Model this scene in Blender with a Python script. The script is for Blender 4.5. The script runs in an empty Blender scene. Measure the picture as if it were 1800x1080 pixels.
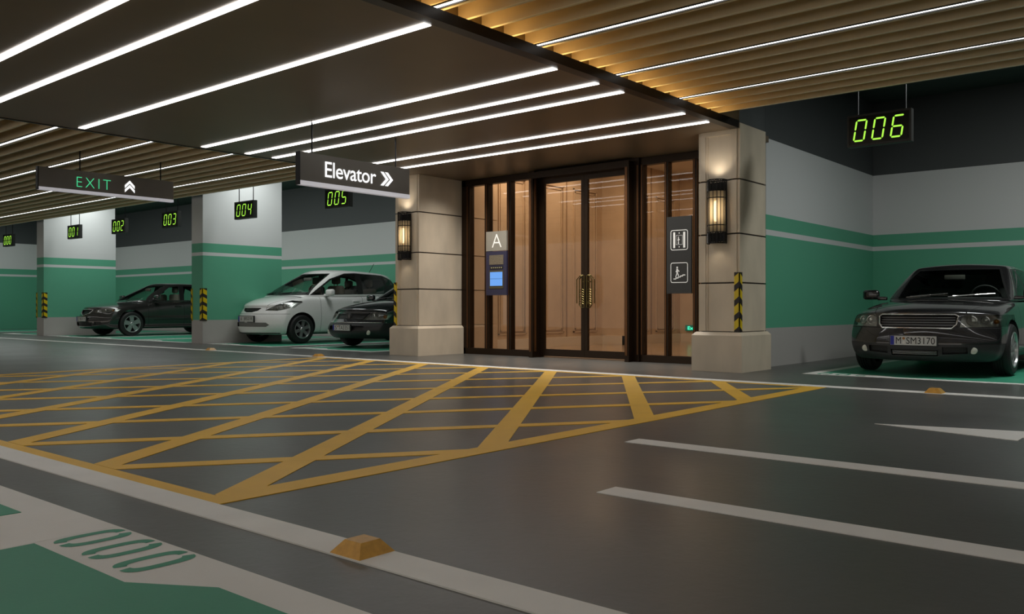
import bpy, bmesh, math, random
from mathutils import Vector, Matrix
from mathutils.bvhtree import BVHTree
random.seed(4)
U = 0.84                 # camera eye height in metres; scales the building positions taken from image pixels
sc = bpy.context.scene
COL = sc.collection
PI = math.pi

# ------------------------------------------------------------------ camera, world, exposure
cam_d = bpy.data.cameras.new('camera'); cam = bpy.data.objects.new('camera', cam_d); COL.objects.link(cam)
cam_d.sensor_width = 36.0; cam_d.lens = 1521.0 / 1800.0 * 36.0
cam_d.shift_y = 1.0 / 1800.0
cam.location = (0, 0, U); cam.rotation_euler = (PI/2, 0, math.radians(40.13))
cam_d.clip_end = 300; cam_d.clip_start = 0.02
sc.camera = cam
sc.view_settings.view_transform = 'Standard'
sc.view_settings.look = 'None'
sc.view_settings.exposure = 0.12
sc.view_settings.gamma = 1.0
sc.view_settings.use_curve_mapping = False
sc.cycles.use_denoising = True
sc.cycles.max_bounces = 8
sc.cycles.diffuse_bounces = 4
sc.cycles.glossy_bounces = 4
sc.cycles.transmission_bounces = 8
sc.cycles.transparent_max_bounces = 16
sc.cycles.sample_clamp_indirect = 4.0
sc.cycles.caustics_reflective = False
sc.cycles.caustics_refractive = False
world = bpy.data.worlds.new('world'); sc.world = world; world.use_nodes = True
bg = world.node_tree.nodes['Background']
# the side behind the viewer is left open so added world fill light comes in
bg.inputs[0].default_value = (0.62, 0.58, 0.52, 1); bg.inputs[1].default_value = 1.2

def area(name, loc, size, energy, color=(1, 1, 1), rot=(0, 0, 0), spread=None):
    l = bpy.data.lights.new(name, 'AREA'); l.shape = 'RECTANGLE'
    l.size = size[0]*U; l.size_y = size[1]*U; l.energy = energy; l.color = color
    if spread: l.spread = math.radians(spread)
    o = bpy.data.objects.new(name, l); COL.objects.link(o)
    o.location = Vector(loc)*U; o.rotation_euler = rot
    return o
def spot(name, loc, energy, angle, color=(1, 1, 1), rot=(0, 0, 0), blend=0.6, radius=0.04):
    l = bpy.data.lights.new(name, 'SPOT'); l.energy = energy; l.color = color
    l.spot_size = math.radians(angle); l.spot_blend = blend; l.shadow_soft_size = radius
    o = bpy.data.objects.new(name, l); COL.objects.link(o)
    o.location = Vector(loc)*U; o.rotation_euler = rot
    return o
BAY_W = 42.0
# unseen area lamps added over the parking bays; no fixtures are drawn
for bx in (-40.0, -36.5, -30.9, -27.6, -24.3, -20.3, -16.5):
    area('bay_light', (bx, 14.0, 5.1), (2.2, 1.0), BAY_W, (0.95, 1.0, 0.97), (math.radians(12), 0, 0))
area('bay_light', (-1.2, 14.0, 5.0), (2.0, 0.6), 110.0, (0.95, 1.0, 0.97), (math.radians(5), 0, 0))
area('entrance_fill', (-9.75, 12.9, 3.70), (5.4, 0.5), 70.0, (1.0, 0.95, 0.88), spread=115)  # added fill lamp without a fixture, brightens the piers and floor by the doors
# warm downlights in the lift lobby
for lx, ly, e in ((-12.3, 15.3, 26), (-12.2, 17.6, 17), (-9.6, 16.0, 17), (-11.2, 20.6, 13), (-8.4, 17.5, 15)):
    area('lobby_light', (lx, ly, 4.75), (0.5, 0.5), e*1.0, (1.0, 0.74, 0.50))


# ------------------------------------------------------------------ materials
MATS = {}
def lin(c):
    return tuple(((v/255.0)/12.92 if v/255.0 <= 0.04045 else ((v/255.0+0.055)/1.055)**2.4) for v in c)
def mat(name, color, rough=0.5, metal=0.0, emit=None, emit_s=0.0, noise=0.0, nscale=6.0, bump=0.0, bscale=60.0,
        coat=0.0, spec=None, trans=0.0, ior=1.45, rnoise=0.0, stretch=None):
    if name in MATS: return MATS[name]
    m = bpy.data.materials.new(name); m.use_nodes = True
    nt = m.node_tree; b = nt.nodes['Principled BSDF']
    b.inputs['Base Color'].default_value = (*color, 1)
    b.inputs['Roughness'].default_value = rough
    b.inputs['Metallic'].default_value = metal
    b.inputs['IOR'].default_value = ior
    if coat: b.inputs['Coat Weight'].default_value = coat; b.inputs['Coat Roughness'].default_value = 0.04
    if spec is not None: b.inputs['Specular IOR Level'].default_value = spec
    if trans: b.inputs['Transmission Weight'].default_value = trans
    if emit: b.inputs['Emission Color'].default_value = (*emit, 1); b.inputs['Emission Strength'].default_value = emit_s
    tc = nt.nodes.new('ShaderNodeTexCoord')
    src = tc.outputs['Object']
    if stretch:
        mp = nt.nodes.new('ShaderNodeMapping'); mp.inputs['Scale'].default_value = stretch
        nt.links.new(src, mp.inputs['Vector']); src = mp.outputs['Vector']
    if noise:
        n = nt.nodes.new('ShaderNodeTexNoise'); n.inputs['Scale'].default_value = nscale; n.inputs['Detail'].default_value = 5
        nt.links.new(src, n.inputs['Vector'])
        r = nt.nodes.new('ShaderNodeMapRange'); r.inputs['From Min'].default_value = 0.3; r.inputs['From Max'].default_value = 0.7
        r.inputs['To Min'].default_value = 1-noise; r.inputs['To Max'].default_value = 1+noise
        nt.links.new(n.outputs['Fac'], r.inputs['Value'])
        mx = nt.nodes.new('ShaderNodeMix'); mx.data_type = 'RGBA'; mx.blend_type = 'MULTIPLY'; mx.inputs['Factor'].default_value = 1
        mx.inputs[6].default_value = (*color, 1); nt.links.new(r.outputs['Result'], mx.inputs[7])
        nt.links.new(mx.outputs[2], b.inputs['Base Color'])
        if rnoise:
            r2 = nt.nodes.new('ShaderNodeMapRange'); r2.inputs['From Min'].default_value = 0.3; r2.inputs['From Max'].default_value = 0.7
            r2.inputs['To Min'].default_value = rough-rnoise; r2.inputs['To Max'].default_value = rough+rnoise
            nt.links.new(n.outputs['Fac'], r2.inputs['Value']); nt.links.new(r2.outputs['Result'], b.inputs['Roughness'])
    if bump:
        n = nt.nodes.new('ShaderNodeTexNoise'); n.inputs['Scale'].default_value = bscale; n.inputs['Detail'].default_value = 4
        nt.links.new(src, n.inputs['Vector'])
        bp = nt.nodes.new('ShaderNodeBump'); bp.inputs['Strength'].default_value = bump; bp.inputs['Distance'].default_value = 0.01
        nt.links.new(n.outputs['Fac'], bp.inputs['Height']); nt.links.new(bp.outputs['Normal'], b.inputs['Normal'])
    MATS[name] = m
    return m
def emis(name, color, s):
    if name in MATS: return MATS[name]
    m = bpy.data.materials.new(name); m.use_nodes = True; nt = m.node_tree
    nt.nodes.remove(nt.nodes['Principled BSDF'])
    e = nt.nodes.new('ShaderNodeEmission'); e.inputs[0].default_value = (*color, 1); e.inputs[1].default_value = s
    nt.links.new(e.outputs[0], nt.nodes['Material Output'].inputs[0])
    MATS[name] = m
    return m
def glass(name, tint, refl=0.08, rough=0.0, share=1.0):
    """thin pane: mostly clear with a mirror share that grows at grazing angles"""
    if name in MATS: return MATS[name]
    m = bpy.data.materials.new(name); m.use_nodes = True; nt = m.node_tree
    nt.nodes.remove(nt.nodes['Principled BSDF'])
    t = nt.nodes.new('ShaderNodeBsdfTransparent'); t.inputs[0].default_value = (*tint, 1)
    g = nt.nodes.new('ShaderNodeBsdfGlossy'); g.inputs['Roughness'].default_value = rough
    f = nt.nodes.new('ShaderNodeFresnel'); f.inputs['IOR'].default_value = 1.45
    a = nt.nodes.new('ShaderNodeMath'); a.operation = 'MULTIPLY_ADD'; a.inputs[1].default_value = share; a.inputs[2].default_value = refl
    mx = nt.nodes.new('ShaderNodeMixShader')
    nt.links.new(f.outputs[0], a.inputs[0]); nt.links.new(a.outputs[0], mx.inputs[0])
    nt.links.new(t.outputs[0], mx.inputs[1]); nt.links.new(g.outputs[0], mx.inputs[2])
    nt.links.new(mx.outputs[0], nt.nodes['Material Output'].inputs[0])
    MATS[name] = m
    return m
GREEN = (0.105, 0.40, 0.255); WHITE = (0.66, 0.67, 0.67); GREY = (0.44, 0.42, 0.40); DARK = (0.075, 0.082, 0.084)
def wall_paint(name, levels):
    """paint bands by height: levels = [(height in camera eye heights where the band starts, colour)]"""
    m = bpy.data.materials.new(name); m.use_nodes = True; nt = m.node_tree; b = nt.nodes['Principled BSDF']
    b.inputs['Roughness'].default_value = 0.55
    g = nt.nodes.new('ShaderNodeNewGeometry'); s = nt.nodes.new('ShaderNodeSeparateXYZ')
    nt.links.new(g.outputs['Position'], s.inputs[0])
    d = nt.nodes.new('ShaderNodeMath'); d.operation = 'DIVIDE'; d.inputs[1].default_value = 8*U
    nt.links.new(s.outputs['Z'], d.inputs[0])
    r = nt.nodes.new('ShaderNodeValToRGB'); r.color_ramp.interpolation = 'CONSTANT'
    el = r.color_ramp.elements
    while len(el) < len(levels): el.new(0.5)
    for e, (z, c) in zip(el, levels): e.position = z/8.0
    for e, (z, c) in zip(el, levels): e.color = (*c, 1)
    nt.links.new(d.outputs[0], r.inputs[0]); nt.links.new(r.outputs[0], b.inputs['Base Color'])
    n = nt.nodes.new('ShaderNodeTexNoise'); n.inputs['Scale'].default_value = 90; nt.links.new(g.outputs['Position'], n.inputs['Vector'])
    bp = nt.nodes.new('ShaderNodeBump'); bp.inputs['Strength'].default_value = 0.05; bp.inputs['Distance'].default_value = 0.01
    nt.links.new(n.outputs['Fac'], bp.inputs['Height']); nt.links.new(bp.outputs['Normal'], b.inputs['Normal'])
    return m
M_WALL_L = wall_paint('painted wall with green dado', [(0, GREY), (0.632, GREEN), (2.41, WHITE), (2.51, GREEN), (2.765, WHITE), (3.84, DARK)])
M_FIN = wall_paint('painted fin wall with green dado', [(0, GREY), (0.632, GREEN), (2.41, WHITE), (2.51, GREEN), (2.765, WHITE)])
M_WALL_F = wall_paint('painted end wall', [(0, GREEN), (2.41, WHITE), (2.53, GREEN), (2.77, WHITE), (3.96, DARK)])
M_WALL_R = wall_paint('painted wall of the right bay', [(0, GREY), (0.632, GREEN), (2.215, WHITE), (2.312, GREEN), (2.56, WHITE), (3.832, DARK)])
M_FLOOR = mat('grey epoxy floor', (0.088, 0.088, 0.083), 0.32, noise=0.05, nscale=0.8, bump=0.10, bscale=22, rnoise=0.04)
M_BAYCEIL = mat('dark green painted soffit', (0.05, 0.08, 0.07), 0.8, noise=0.06)
M_DARK = mat('dark painted bulkhead', DARK, 0.7, noise=0.05)
M_PANEL = mat('brown satin metal ceiling panel', (0.21, 0.160, 0.112), 0.42, 0.25, noise=0.06, nscale=1.2, bump=0.03, bscale=30)
M_FASCIA = mat('black brown metal fascia', (0.018, 0.014, 0.011), 0.35, 0.4, noise=0.05)
M_SLAT = mat('bronze gold slat', (0.78, 0.645, 0.44), 0.5, 0.0, noise=0.03, spec=0.3)
M_SLATEDGE = mat('pale champagne slat edge', (0.95, 0.86, 0.66), 0.45, 0.0, noise=0.02)
M_SLATTOP = mat('gold brown board', (0.80, 0.67, 0.46), 0.6, noise=0.03)
M_SLATBACK = mat('shade-darkened bronze backing', (0.16, 0.11, 0.05), 0.6, noise=0.05)  # upstand colour darkened for the shade behind the cove tape
M_STRIP = emis('white strip light diffuser', (1, 0.985, 0.96), 4.6)
M_CHANNEL = mat('black light channel', (0.01, 0.01, 0.01), 0.5, noise=0.02)
M_COVE = emis('warm cove tape light', (1.0, 0.62, 0.22), 7.0)
M_STONE = mat('beige stone cladding', (0.62, 0.53, 0.41), 0.5, noise=0.10, nscale=3.0, bump=0.03, bscale=40, stretch=(1, 1, 0.45))
M_JOINT = mat('dark stone joint', (0.05, 0.04, 0.035), 0.8, noise=0.05)
M_LOBBY = mat('warm lobby wall stone', (0.60, 0.47, 0.34), 0.55, noise=0.06, nscale=2.5)
M_LOBBYD = mat('shaded moulding line', (0.34, 0.24, 0.16), 0.6, noise=0.05)  # moulding shade put into the colour; also used for panel joints
M_LOBBYW = mat('lobby white plaster', (0.72, 0.66, 0.58), 0.7, noise=0.02)
M_LOBBYF = mat('lobby stone floor', (0.40, 0.31, 0.235), 0.18, noise=0.08, nscale=4)
M_BRONZE = mat('dark bronze frame', (0.024, 0.013, 0.006), 0.34, 0.6, noise=0.05)
M_BRONZE2 = mat('copper brown frame reveal', (0.13, 0.055, 0.02), 0.35, 0.6, noise=0.05)
M_PANE = glass('door glass', (0.95, 0.92, 0.88), 0.0, 0.0, 0.5)
M_YEL = mat('yellow road paint', (0.78, 0.45, 0.03), 0.45, noise=0.05, nscale=3, bump=0.05, bscale=60)
M_WLINE = mat('white road paint', (0.78, 0.765, 0.735), 0.5, noise=0.05, nscale=3, bump=0.05, bscale=60)
M_GREENF = mat('green floor paint', (0.050, 0.30, 0.185), 0.42, noise=0.05, nscale=2, bump=0.04, bscale=50, spec=0.25)
M_WHITEF = mat('white floor paint of the bays', (0.76, 0.74, 0.71), 0.5, noise=0.04, nscale=2)
M_BLACKP = mat('matt black plastic', (0.012, 0.012, 0.012), 0.45, noise=0.05)
M_BLACKM = mat('black steel', (0.010, 0.010, 0.011), 0.35, 0.5, noise=0.05)
M_GY = mat('glossy safety yellow', (0.72, 0.52, 0.008), 0.35, noise=0.04)
M_GB = mat('guard black rubber', (0.018, 0.013, 0.012), 0.5, noise=0.05)
M_STUD = mat('amber road stud', (0.62, 0.32, 0.05), 0.3, noise=0.12, nscale=40)
M_SEG = emis('green yellow display segment', (0.42, 0.92, 0.075), 1.1)
M_SCREEN = mat('black display screen', (0.003, 0.003, 0.003), 0.25, noise=0.02)
M_DFRAME = mat('dark display frame', (0.035, 0.035, 0.033), 0.4, 0.3, noise=0.04)
M_SIGN = mat('grey brown sign panel', (0.125, 0.115, 0.10), 0.38, 0.1, noise=0.03, bump=0.02)
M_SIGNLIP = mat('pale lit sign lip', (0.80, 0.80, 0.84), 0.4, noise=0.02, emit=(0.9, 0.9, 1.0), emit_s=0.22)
M_WTEXT = emis('white lit lettering', (1, 1, 1), 1.1)
M_GTEXT = emis('green lit lettering', (0.075, 0.70, 0.30), 0.85)

# ------------------------------------------------------------------ mesh builder
class MB:
    def __init__(s): s.v = []; s.f = []; s.m = []
    def add(s, vs, fs, mi=0):
        o = len(s.v); s.v += [tuple(v) for v in vs]; s.f += [tuple(i+o for i in f) for f in fs]; s.m += [mi]*len(fs)
        return s
    def box(s, x0, x1, y0, y1, z0, z1, mi=0):
        return s.add([(x0,y0,z0),(x1,y0,z0),(x1,y1,z0),(x0,y1,z0),(x0,y0,z1),(x1,y0,z1),(x1,y1,z1),(x0,y1,z1)],
                     [(3,2,1,0),(4,5,6,7),(0,1,5,4),(1,2,6,5),(2,3,7,6),(3,0,4,7)], mi)
    def cbox(s, x0, x1, y0, y1, z0, z1, c=0.02, mi=0):
        """box with every long edge chamfered"""
        bm = bmesh.new(); bmesh.ops.create_cube(bm, size=1)
        for v in bm.verts:
            v.co = Vector(((x0+x1)/2+v.co.x*(x1-x0), (y0+y1)/2+v.co.y*(y1-y0), (z0+z1)/2+v.co.z*(z1-z0)))
        bmesh.ops.bevel(bm, geom=bm.edges[:], offset=c, segments=2, affect='EDGES', profile=0.5)
        bm.verts.index_update()
        s.add([v.co for v in bm.verts], [[v.index for v in f.verts] for f in bm.faces], mi); bm.free()
        return s
    def prism(s, pts, a, b, axis='z', mi=0):
        """extrude a 2D outline: axis z -> (x,y), y -> (x,z), x -> (y,z)"""
        n = len(pts)
        def P(p, t):
            return (p[0], p[1], t) if axis == 'z' else ((p[0], t, p[1]) if axis == 'y' else (t, p[0], p[1]))
        vs = [P(p, a) for p in pts]+[P(p, b) for p in pts]
        fs = [tuple(range(n))[::-1], tuple(range(n, 2*n))]+[(i, (i+1) % n, n+(i+1) % n, n+i) for i in range(n)]
        return s.add(vs, fs, mi)
    def tube(s, path, r, n=8, mi=0, closed=False, cap=True):
        path = [Vector(p) for p in path]; k = len(path); rings = []
        for i, p in enumerate(path):
            if closed: t = path[(i+1) % k]-path[i-1]
            else: t = path[min(i+1, k-1)]-path[max(i-1, 0)]
            t.normalize(); up = Vector((0, 0, 1)) if abs(t.z) < 0.95 else Vector((0, 1, 0))
            a = t.cross(up).normalized(); b = t.cross(a)
            rings.append([p+(a*math.cos(2*PI*j/n)+b*math.sin(2*PI*j/n))*(r if not isinstance(r, (list, tuple)) else r[i]) for j in range(n)])
        vs = [v for g in rings for v in g]; fs = []
        for i in range(k if closed else k-1):
            for j in range(n):
                i2 = (i+1) % k
                fs.append((i*n+j, i*n+(j+1) % n, i2*n+(j+1) % n, i2*n+j))
        if cap and not closed: fs += [tuple(range(n))[::-1], tuple((k-1)*n+j for j in range(n))]
        return s.add(vs, fs, mi)
    def lathe(s, prof, c, axis='x', n=40, mi=0, cap=True):
        """prof [(radius, along)] turned round an axis through c"""
        c = Vector(c); vs = []; fs = []
        for r, a in prof:
            for j in range(n):
                q = 2*PI*j/n; e, f = r*math.cos(q), r*math.sin(q)
                vs.append(c+(Vector((a, e, f)) if axis == 'x' else (Vector((e, a, f)) if axis == 'y' else Vector((e, f, a)))))
        k = len(prof)
        for i in range(k-1):
            for j in range(n): fs.append((i*n+j, i*n+(j+1) % n, (i+1)*n+(j+1) % n, (i+1)*n+j))
        if cap: fs += [tuple(range(n))[::-1], tuple((k-1)*n+j for j in range(n))]
        return s.add(vs, fs, mi)
    def build(s, name, mats, parent=None, unit=U, smooth=False, local=False, **props):
        if not isinstance(mats, (list, tuple)): mats = [mats]
        me = bpy.data.meshes.new(name)
        vs = [Vector(v)*unit for v in s.v]
        if local: o = Vector((0, 0, 0))
        elif parent is not None: o = Vector(ORG[parent.name])
        else:
            xs = [v.x for v in vs]; ys = [v.y for v in vs]; zs = [v.z for v in vs]
            o = Vector(((min(xs)+max(xs))/2, (min(ys)+max(ys))/2, min(zs)))
        me.from_pydata([v-o for v in vs], [], s.f)
        for m in mats: me.materials.append(m)
        for p, mi in zip(me.polygons, s.m): p.material_index = mi
        bm = bmesh.new(); bm.from_mesh(me); bmesh.ops.recalc_face_normals(bm, faces=bm.faces[:]); bm.to_mesh(me); bm.free()
        if smooth:
            me.shade_smooth()
            me.set_sharp_from_angle(angle=math.radians(smooth if not isinstance(smooth, bool) else 35))
        ob = bpy.data.objects.new(name, me); COL.objects.link(ob)
        if parent is None: ob.location = o
        else: ob.parent = parent
        ORG[ob.name] = tuple(o)
        for k, v in props.items(): ob[k] = v
        return ob
ORG = {}
def root(name, loc, label, cat, group=None, unit=U):
    o = bpy.data.objects.new(name, None); COL.objects.link(o); o.location = Vector(loc)*unit; o.empty_display_size = 0.1
    o['label'] = label; o['category'] = cat
    if group: o['group'] = group
    ORG[o.name] = tuple(Vector(loc)*unit)
    return o
def tag(o, label, cat, group=None, kind=None):
    o['label'] = label; o['category'] = cat
    if group: o['group'] = group
    if kind: o['kind'] = kind
    return o
def struct(o, label=None):
    o['kind'] = 'structure'
    if label: o['label'] = label
    return o
def text_poly(string, x0, x1, z0, z1, space=1.0, bold=0.0, shear=0.0):
    """flat lettering fitted to a box, as (2D points, faces)"""
    cu = bpy.data.curves.new('lettering', 'FONT'); cu.body = string; cu.size = 1; cu.space_character = space; cu.offset = bold
    cu.shear = shear; cu.resolution_u = 4
    ob = bpy.data.objects.new('lettering', cu); COL.objects.link(ob)
    dg = bpy.context.evaluated_depsgraph_get(); me = bpy.data.meshes.new_from_object(ob.evaluated_get(dg))
    pts = [(v.co.x, v.co.y) for v in me.vertices]; fs = [tuple(p.vertices) for p in me.polygons]
    bpy.data.objects.remove(ob); bpy.data.curves.remove(cu); bpy.data.meshes.remove(me)
    ax, bx = min(p[0] for p in pts), max(p[0] for p in pts); az, bz = min(p[1] for p in pts), max(p[1] for p in pts)
    return [(x0+(p[0]-ax)/(bx-ax)*(x1-x0), z0+(p[1]-az)/(bz-az)*(z1-z0)) for p in pts], fs
def add_text(mb, string, x0, x1, z0, z1, place, mi=0, **k):
    pts, fs = text_poly(string, x0, x1, z0, z1, **k)
    mb.add([place(a, b) for a, b in pts], fs, mi)
    return mb

# ================================================================== THE ROOM SHELL
struct(MB().box(-60, 24, -8, 25, -0.3, 0).build('floor', M_FLOOR), 'dark grey epoxy floor of the car park')
# bays beyond the far line: back walls, fin walls, ceiling
struct(MB().box(-46, -13.72, 19.3, 19.6, 0, 5.4).build('wall_back', M_WALL_L), 'back wall of the left bays, green dado under white')
struct(MB().box(-6.08, 14, 19.3, 19.6, 0, 5.4).build('wall_back_right', M_WALL_R), 'back wall of the right bay, green under white')
struct(MB().box(-6.38, -6.08, 13.80, 19.3, 0, 5.4).build('wall_right_bay_side', M_WALL_R), 'side wall of the right bay, green under white')
struct(MB().box(-13.72, -13.42, 13.80, 19.3, 0, 5.4).build('wall_left_bay_side', M_WALL_L), 'side wall between the bays and the lobby')
struct(MB().box(-46, -43.4, -8, 19.3, 0, 5.4).build('wall_left', M_WALL_F), 'far end wall, green under white')
struct(MB().box(14, 14.3, -8, 19.6, 0, 5.4).build('wall_right', M_WALL_R))
struct(MB().box(-46, 14, 12.262, 19.3, 5.4, 5.6).build('ceiling_bays', M_BAYCEIL), 'dark green soffit over the parking bays')
b = MB().box(-43.4, -13.2, 12.30, 12.36, 4.02, 5.4); b.box(-5.9, 14, 12.30, 12.36, 4.02, 5.4)
struct(b.build('trim_1', M_DARK), 'dark bulkhead above the end of the slats')
for x0, x1 in ((-22.43, -21.85), (-32.97, -32.38)):
    struct(MB().box(x0, x1, 12.72, 15.28, 0, 5.4).build('wall_fin', M_FIN), 'painted fin wall between two groups of bays')
# upper part of the stone piers, dark
b = MB().box(-6.08, -5.92, 12.46, 13.36, 3.85, 5.4); b.box(-6.6, -6.08, 12.46, 13.8, 3.87, 5.4)
struct(b.build('trim_2', M_DARK), 'dark bulkhead above the right stone pier')
struct(MB().box(-13.7, -13.0, 12.46, 13.8, 3.87, 5.4).build('trim_3', M_DARK))

# brown entrance canopy and its dark fascia
struct(MB().box(-13.75, -6.04, -6, 13.82, 3.76, 3.86).build('ceiling_canopy', M_PANEL), 'smooth brown metal ceiling in front of the lift lobby')
b = MB().box(-6.04, -5.9, -6, 12.40, 3.76, 3.875)
struct(b.build('trim_4', M_FASCIA), 'dark metal fascia along the right edge of the brown ceiling')
struct(MB().box(-13.80, -13.75, -6, 12.40, 3.75, 4.1).build('trim_5', M_FASCIA), 'thin dark edge along the left side of the brown ceiling')
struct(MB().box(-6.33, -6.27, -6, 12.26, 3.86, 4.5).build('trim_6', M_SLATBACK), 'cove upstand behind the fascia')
tag(MB().box(-6.14, -6.07, -2, 12.2, 3.864, 3.872).build('cove_light_tape', M_COVE), 'hidden warm light tape glowing above the dark fascia', 'light')
# slatted ceilings
PITCH = 1.64; L0 = 11.035
def slats(x0, x1, name, label):
    mb = MB()
    for k in range(-1, 9):
        L = L0-PITCH*k
        for d in (0.10, 0.467, 0.833, 1.20):
            y = L+d
            if y > 12.24 or y < -2: continue
            mb.box(x0, x1, y-0.018, y+0.018, 4.004, 4.30); mb.box(x0, x1, y-0.020, y+0.020, 4.0, 4.006, 1)
        if L < 12: mb.box(x0, x1, L-0.085, L-0.062, 4.0, 4.30)
    struct(mb.build(name, [M_SLAT, M_SLATEDGE]), label)
slats(-43.4, -13.80, 'ceiling_slats_left', 'gold brown slatted ceiling left of the brown canopy')
slats(-6.27, 14, 'ceiling_slats_right', 'gold brown slatted ceiling right of the dark fascia')
struct(MB().box(-46, 14, -8, 12.30, 4.30, 4.4).build('ceiling', M_SLATTOP), 'ceiling behind the slats')  # set low and pale to bounce light onto the slats

# light strips
def strip(x0, x1, y, z, label, w=0.085, group='white strip lights', slot=True):
    r = root('linear_light', ((x0+x1)/2, y, z), label, 'light', group)
    h = w/2
    if slot:
        MB().box(x0, x1, y-h, y+h, z+0.012, z+0.02).build('diffuser', M_STRIP, r)
        c = MB(); c.box(x0, x1, y-h-0.014, y-h, z-0.002, z+0.05); c.box(x0, x1, y+h, y+h+0.014, z-0.002, z+0.05)
        c.build('housing', M_CHANNEL, r)
    else:
        MB().box(x0, x1, y-h, y+h, z-0.010, z-0.003).build('diffuser', M_STRIP, r)
    return r
names = ['nearest strip at the upper left corner', 'second strip from the upper left corner', 'third strip, passing above the hanging EXIT sign',
         'fourth strip, alone between gaps', 'fifth strip, upper one of a close pair', 'sixth strip, lower one of a close pair',
         'seventh strip, last but one before the doors', 'eighth strip, last one before the glass doors']
for y, n in zip((3.66, 4.405, 5.90, 7.94, 8.79, 9.355, 10.95, 11.675), names):
    strip(-13.62, -6.045, y, 3.76, 'white strip light flush in the brown ceiling, '+n, slot=False, w=0.095, group='strip lights in the brown ceiling')
for y in (2.55, 0.9, 0.1, -1.4, -3.0):  # unseen strips put in to brighten the foreground
    strip(-13.62, -6.045, y, 3.76, 'added strip light in the brown ceiling, out of view, lighting the foreground', slot=False, w=0.095, group='added strip lights out of view')
ords = {0: 'the last one before the bays', 1: 'second from the bays', 2: 'third from the bays', 3: 'fourth from the bays', 4: 'fifth from the bays', 5: 'sixth from the bays', 6: 'seventh from the bays'}
for k in range(0, 6):  # rows past the view continue the pattern, added for floor brightness
    strip(-43.3, -13.82, L0-PITCH*k, 3.995, 'white strip light among the left slats, '+ords[k], w=0.075, group='strip lights in the left slats')
for k in range(0, 7):  # rows out of view are added to light the near floor
    strip(-6.25, 13.9, L0-PITCH*k, 3.995, 'white strip light among the right slats, '+ords[k], w=0.075, group='strip lights in the right slats')

# ================================================================== STONE PIERS
def stone_pier(s, cx0, cx1, name, label, side_back, other_back):
    """s=+1: the free side faces +x. cx0..cx1 shaft, y front 12.42"""
    r = root(name, ((cx0+cx1)/2, 12.9, 0), label, 'pillar')
    r['kind'] = 'structure'
    yf = 12.42
    zs = [0.617, 1.385, 2.146, 2.986, 3.85]
    core = MB().box(cx0+0.02, cx1-0.02, yf+0.05, min(side_back, other_back)-0.02, 0.6, 3.84)
    core.build('core', M_JOINT, r)
    mb = MB()
    for i in range(4):
        z0, z1 = zs[i]+0.012, zs[i+1]-(0.012 if i < 3 else 0)
        st = 0.13
        # front: two stiles and a recessed middle field; a quirk at the free corner
        mb.box(cx0+0.045, cx0+st, yf, yf+0.1, z0, z1)
        mb.box(cx1-st, cx1-0.045, yf, yf+0.1, z0, z1)
        mb.box(cx0, cx0+0.05, yf+0.02, yf+0.3, z0, z1); mb.box(cx1-0.05, cx1, yf+0.02, yf+0.3, z0, z1)
        zt = z1-(0.16 if i == 3 else 0)
        if i == 3: mb.box(cx0+st, cx1-st, yf, yf+0.1, zt, z1)
        mb.box(cx0+st, cx0+st+0.03, yf+0.014, yf+0.1, z0, zt); mb.box(cx1-st-0.03, cx1-st, yf+0.014, yf+0.1, z0, zt)
        mb.box(cx0+st+0.03, cx1-st-0.03, yf+0.03, yf+0.1, z0, zt)
        # flanks
        mb.box(cx1-0.05, cx1, yf+0.3, side_back if s > 0 else other_back, z0, z1)
        mb.box(cx0, cx0+0.05, yf+0.3, other_back if s > 0 else side_back, z0, z1)
    mb.build('shaft', M_STONE, r)
    bs = MB(); bx0, bx1, by = cx0-0.075, cx1+0.075, yf-0.08
    bb0 = (other_back if s > 0 else side_back)+(0.0); bb1 = (side_back if s > 0 else other_back)
    c = 0.05
    for (xa, xb, yb) in ((bx0, bx1, max(bb0, bb1)-0.02),):
        lo = [(xa, by), (xb, by), (xb, bb1+0.04), (cx1-0.2, bb1+0.04), (cx1-0.2, bb0-0.01), (xa, bb0-0.01)]
        hi = [(xa+c, by+c), (xb-c, by+c), (xb-c, bb1+0.02), (cx1-0.2, bb1+0.02), (cx1-0.2, bb0-0.01), (xa+c, bb0-0.01)]
        n = 6
        vs = [(p[0], p[1], 0) for p in lo]+[(p[0], p[1], 0.565) for p in lo]+[(p[0], p[1], 0.617) for p in hi]
        fs = [tuple(range(n))[::-1], tuple(range(2*n, 3*n))]
        for k in range(2):
            for i in range(n): fs.append((k*n+i, k*n+(i+1) % n, (k+1)*n+(i+1) % n, (k+1)*n+i))
        bs.add(vs, fs)
    bs.build('plinth', M_STONE, r)
    return r
stone_pier(1, -6.60, -5.90, 'stone_pier', 'beige stone pier right of the glass doors', 13.38, 13.85)
stone_pier(1, -13.72, -13.0, 'stone_pier', 'beige stone pier left of the glass doors', 13.85, 13.85)

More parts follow.
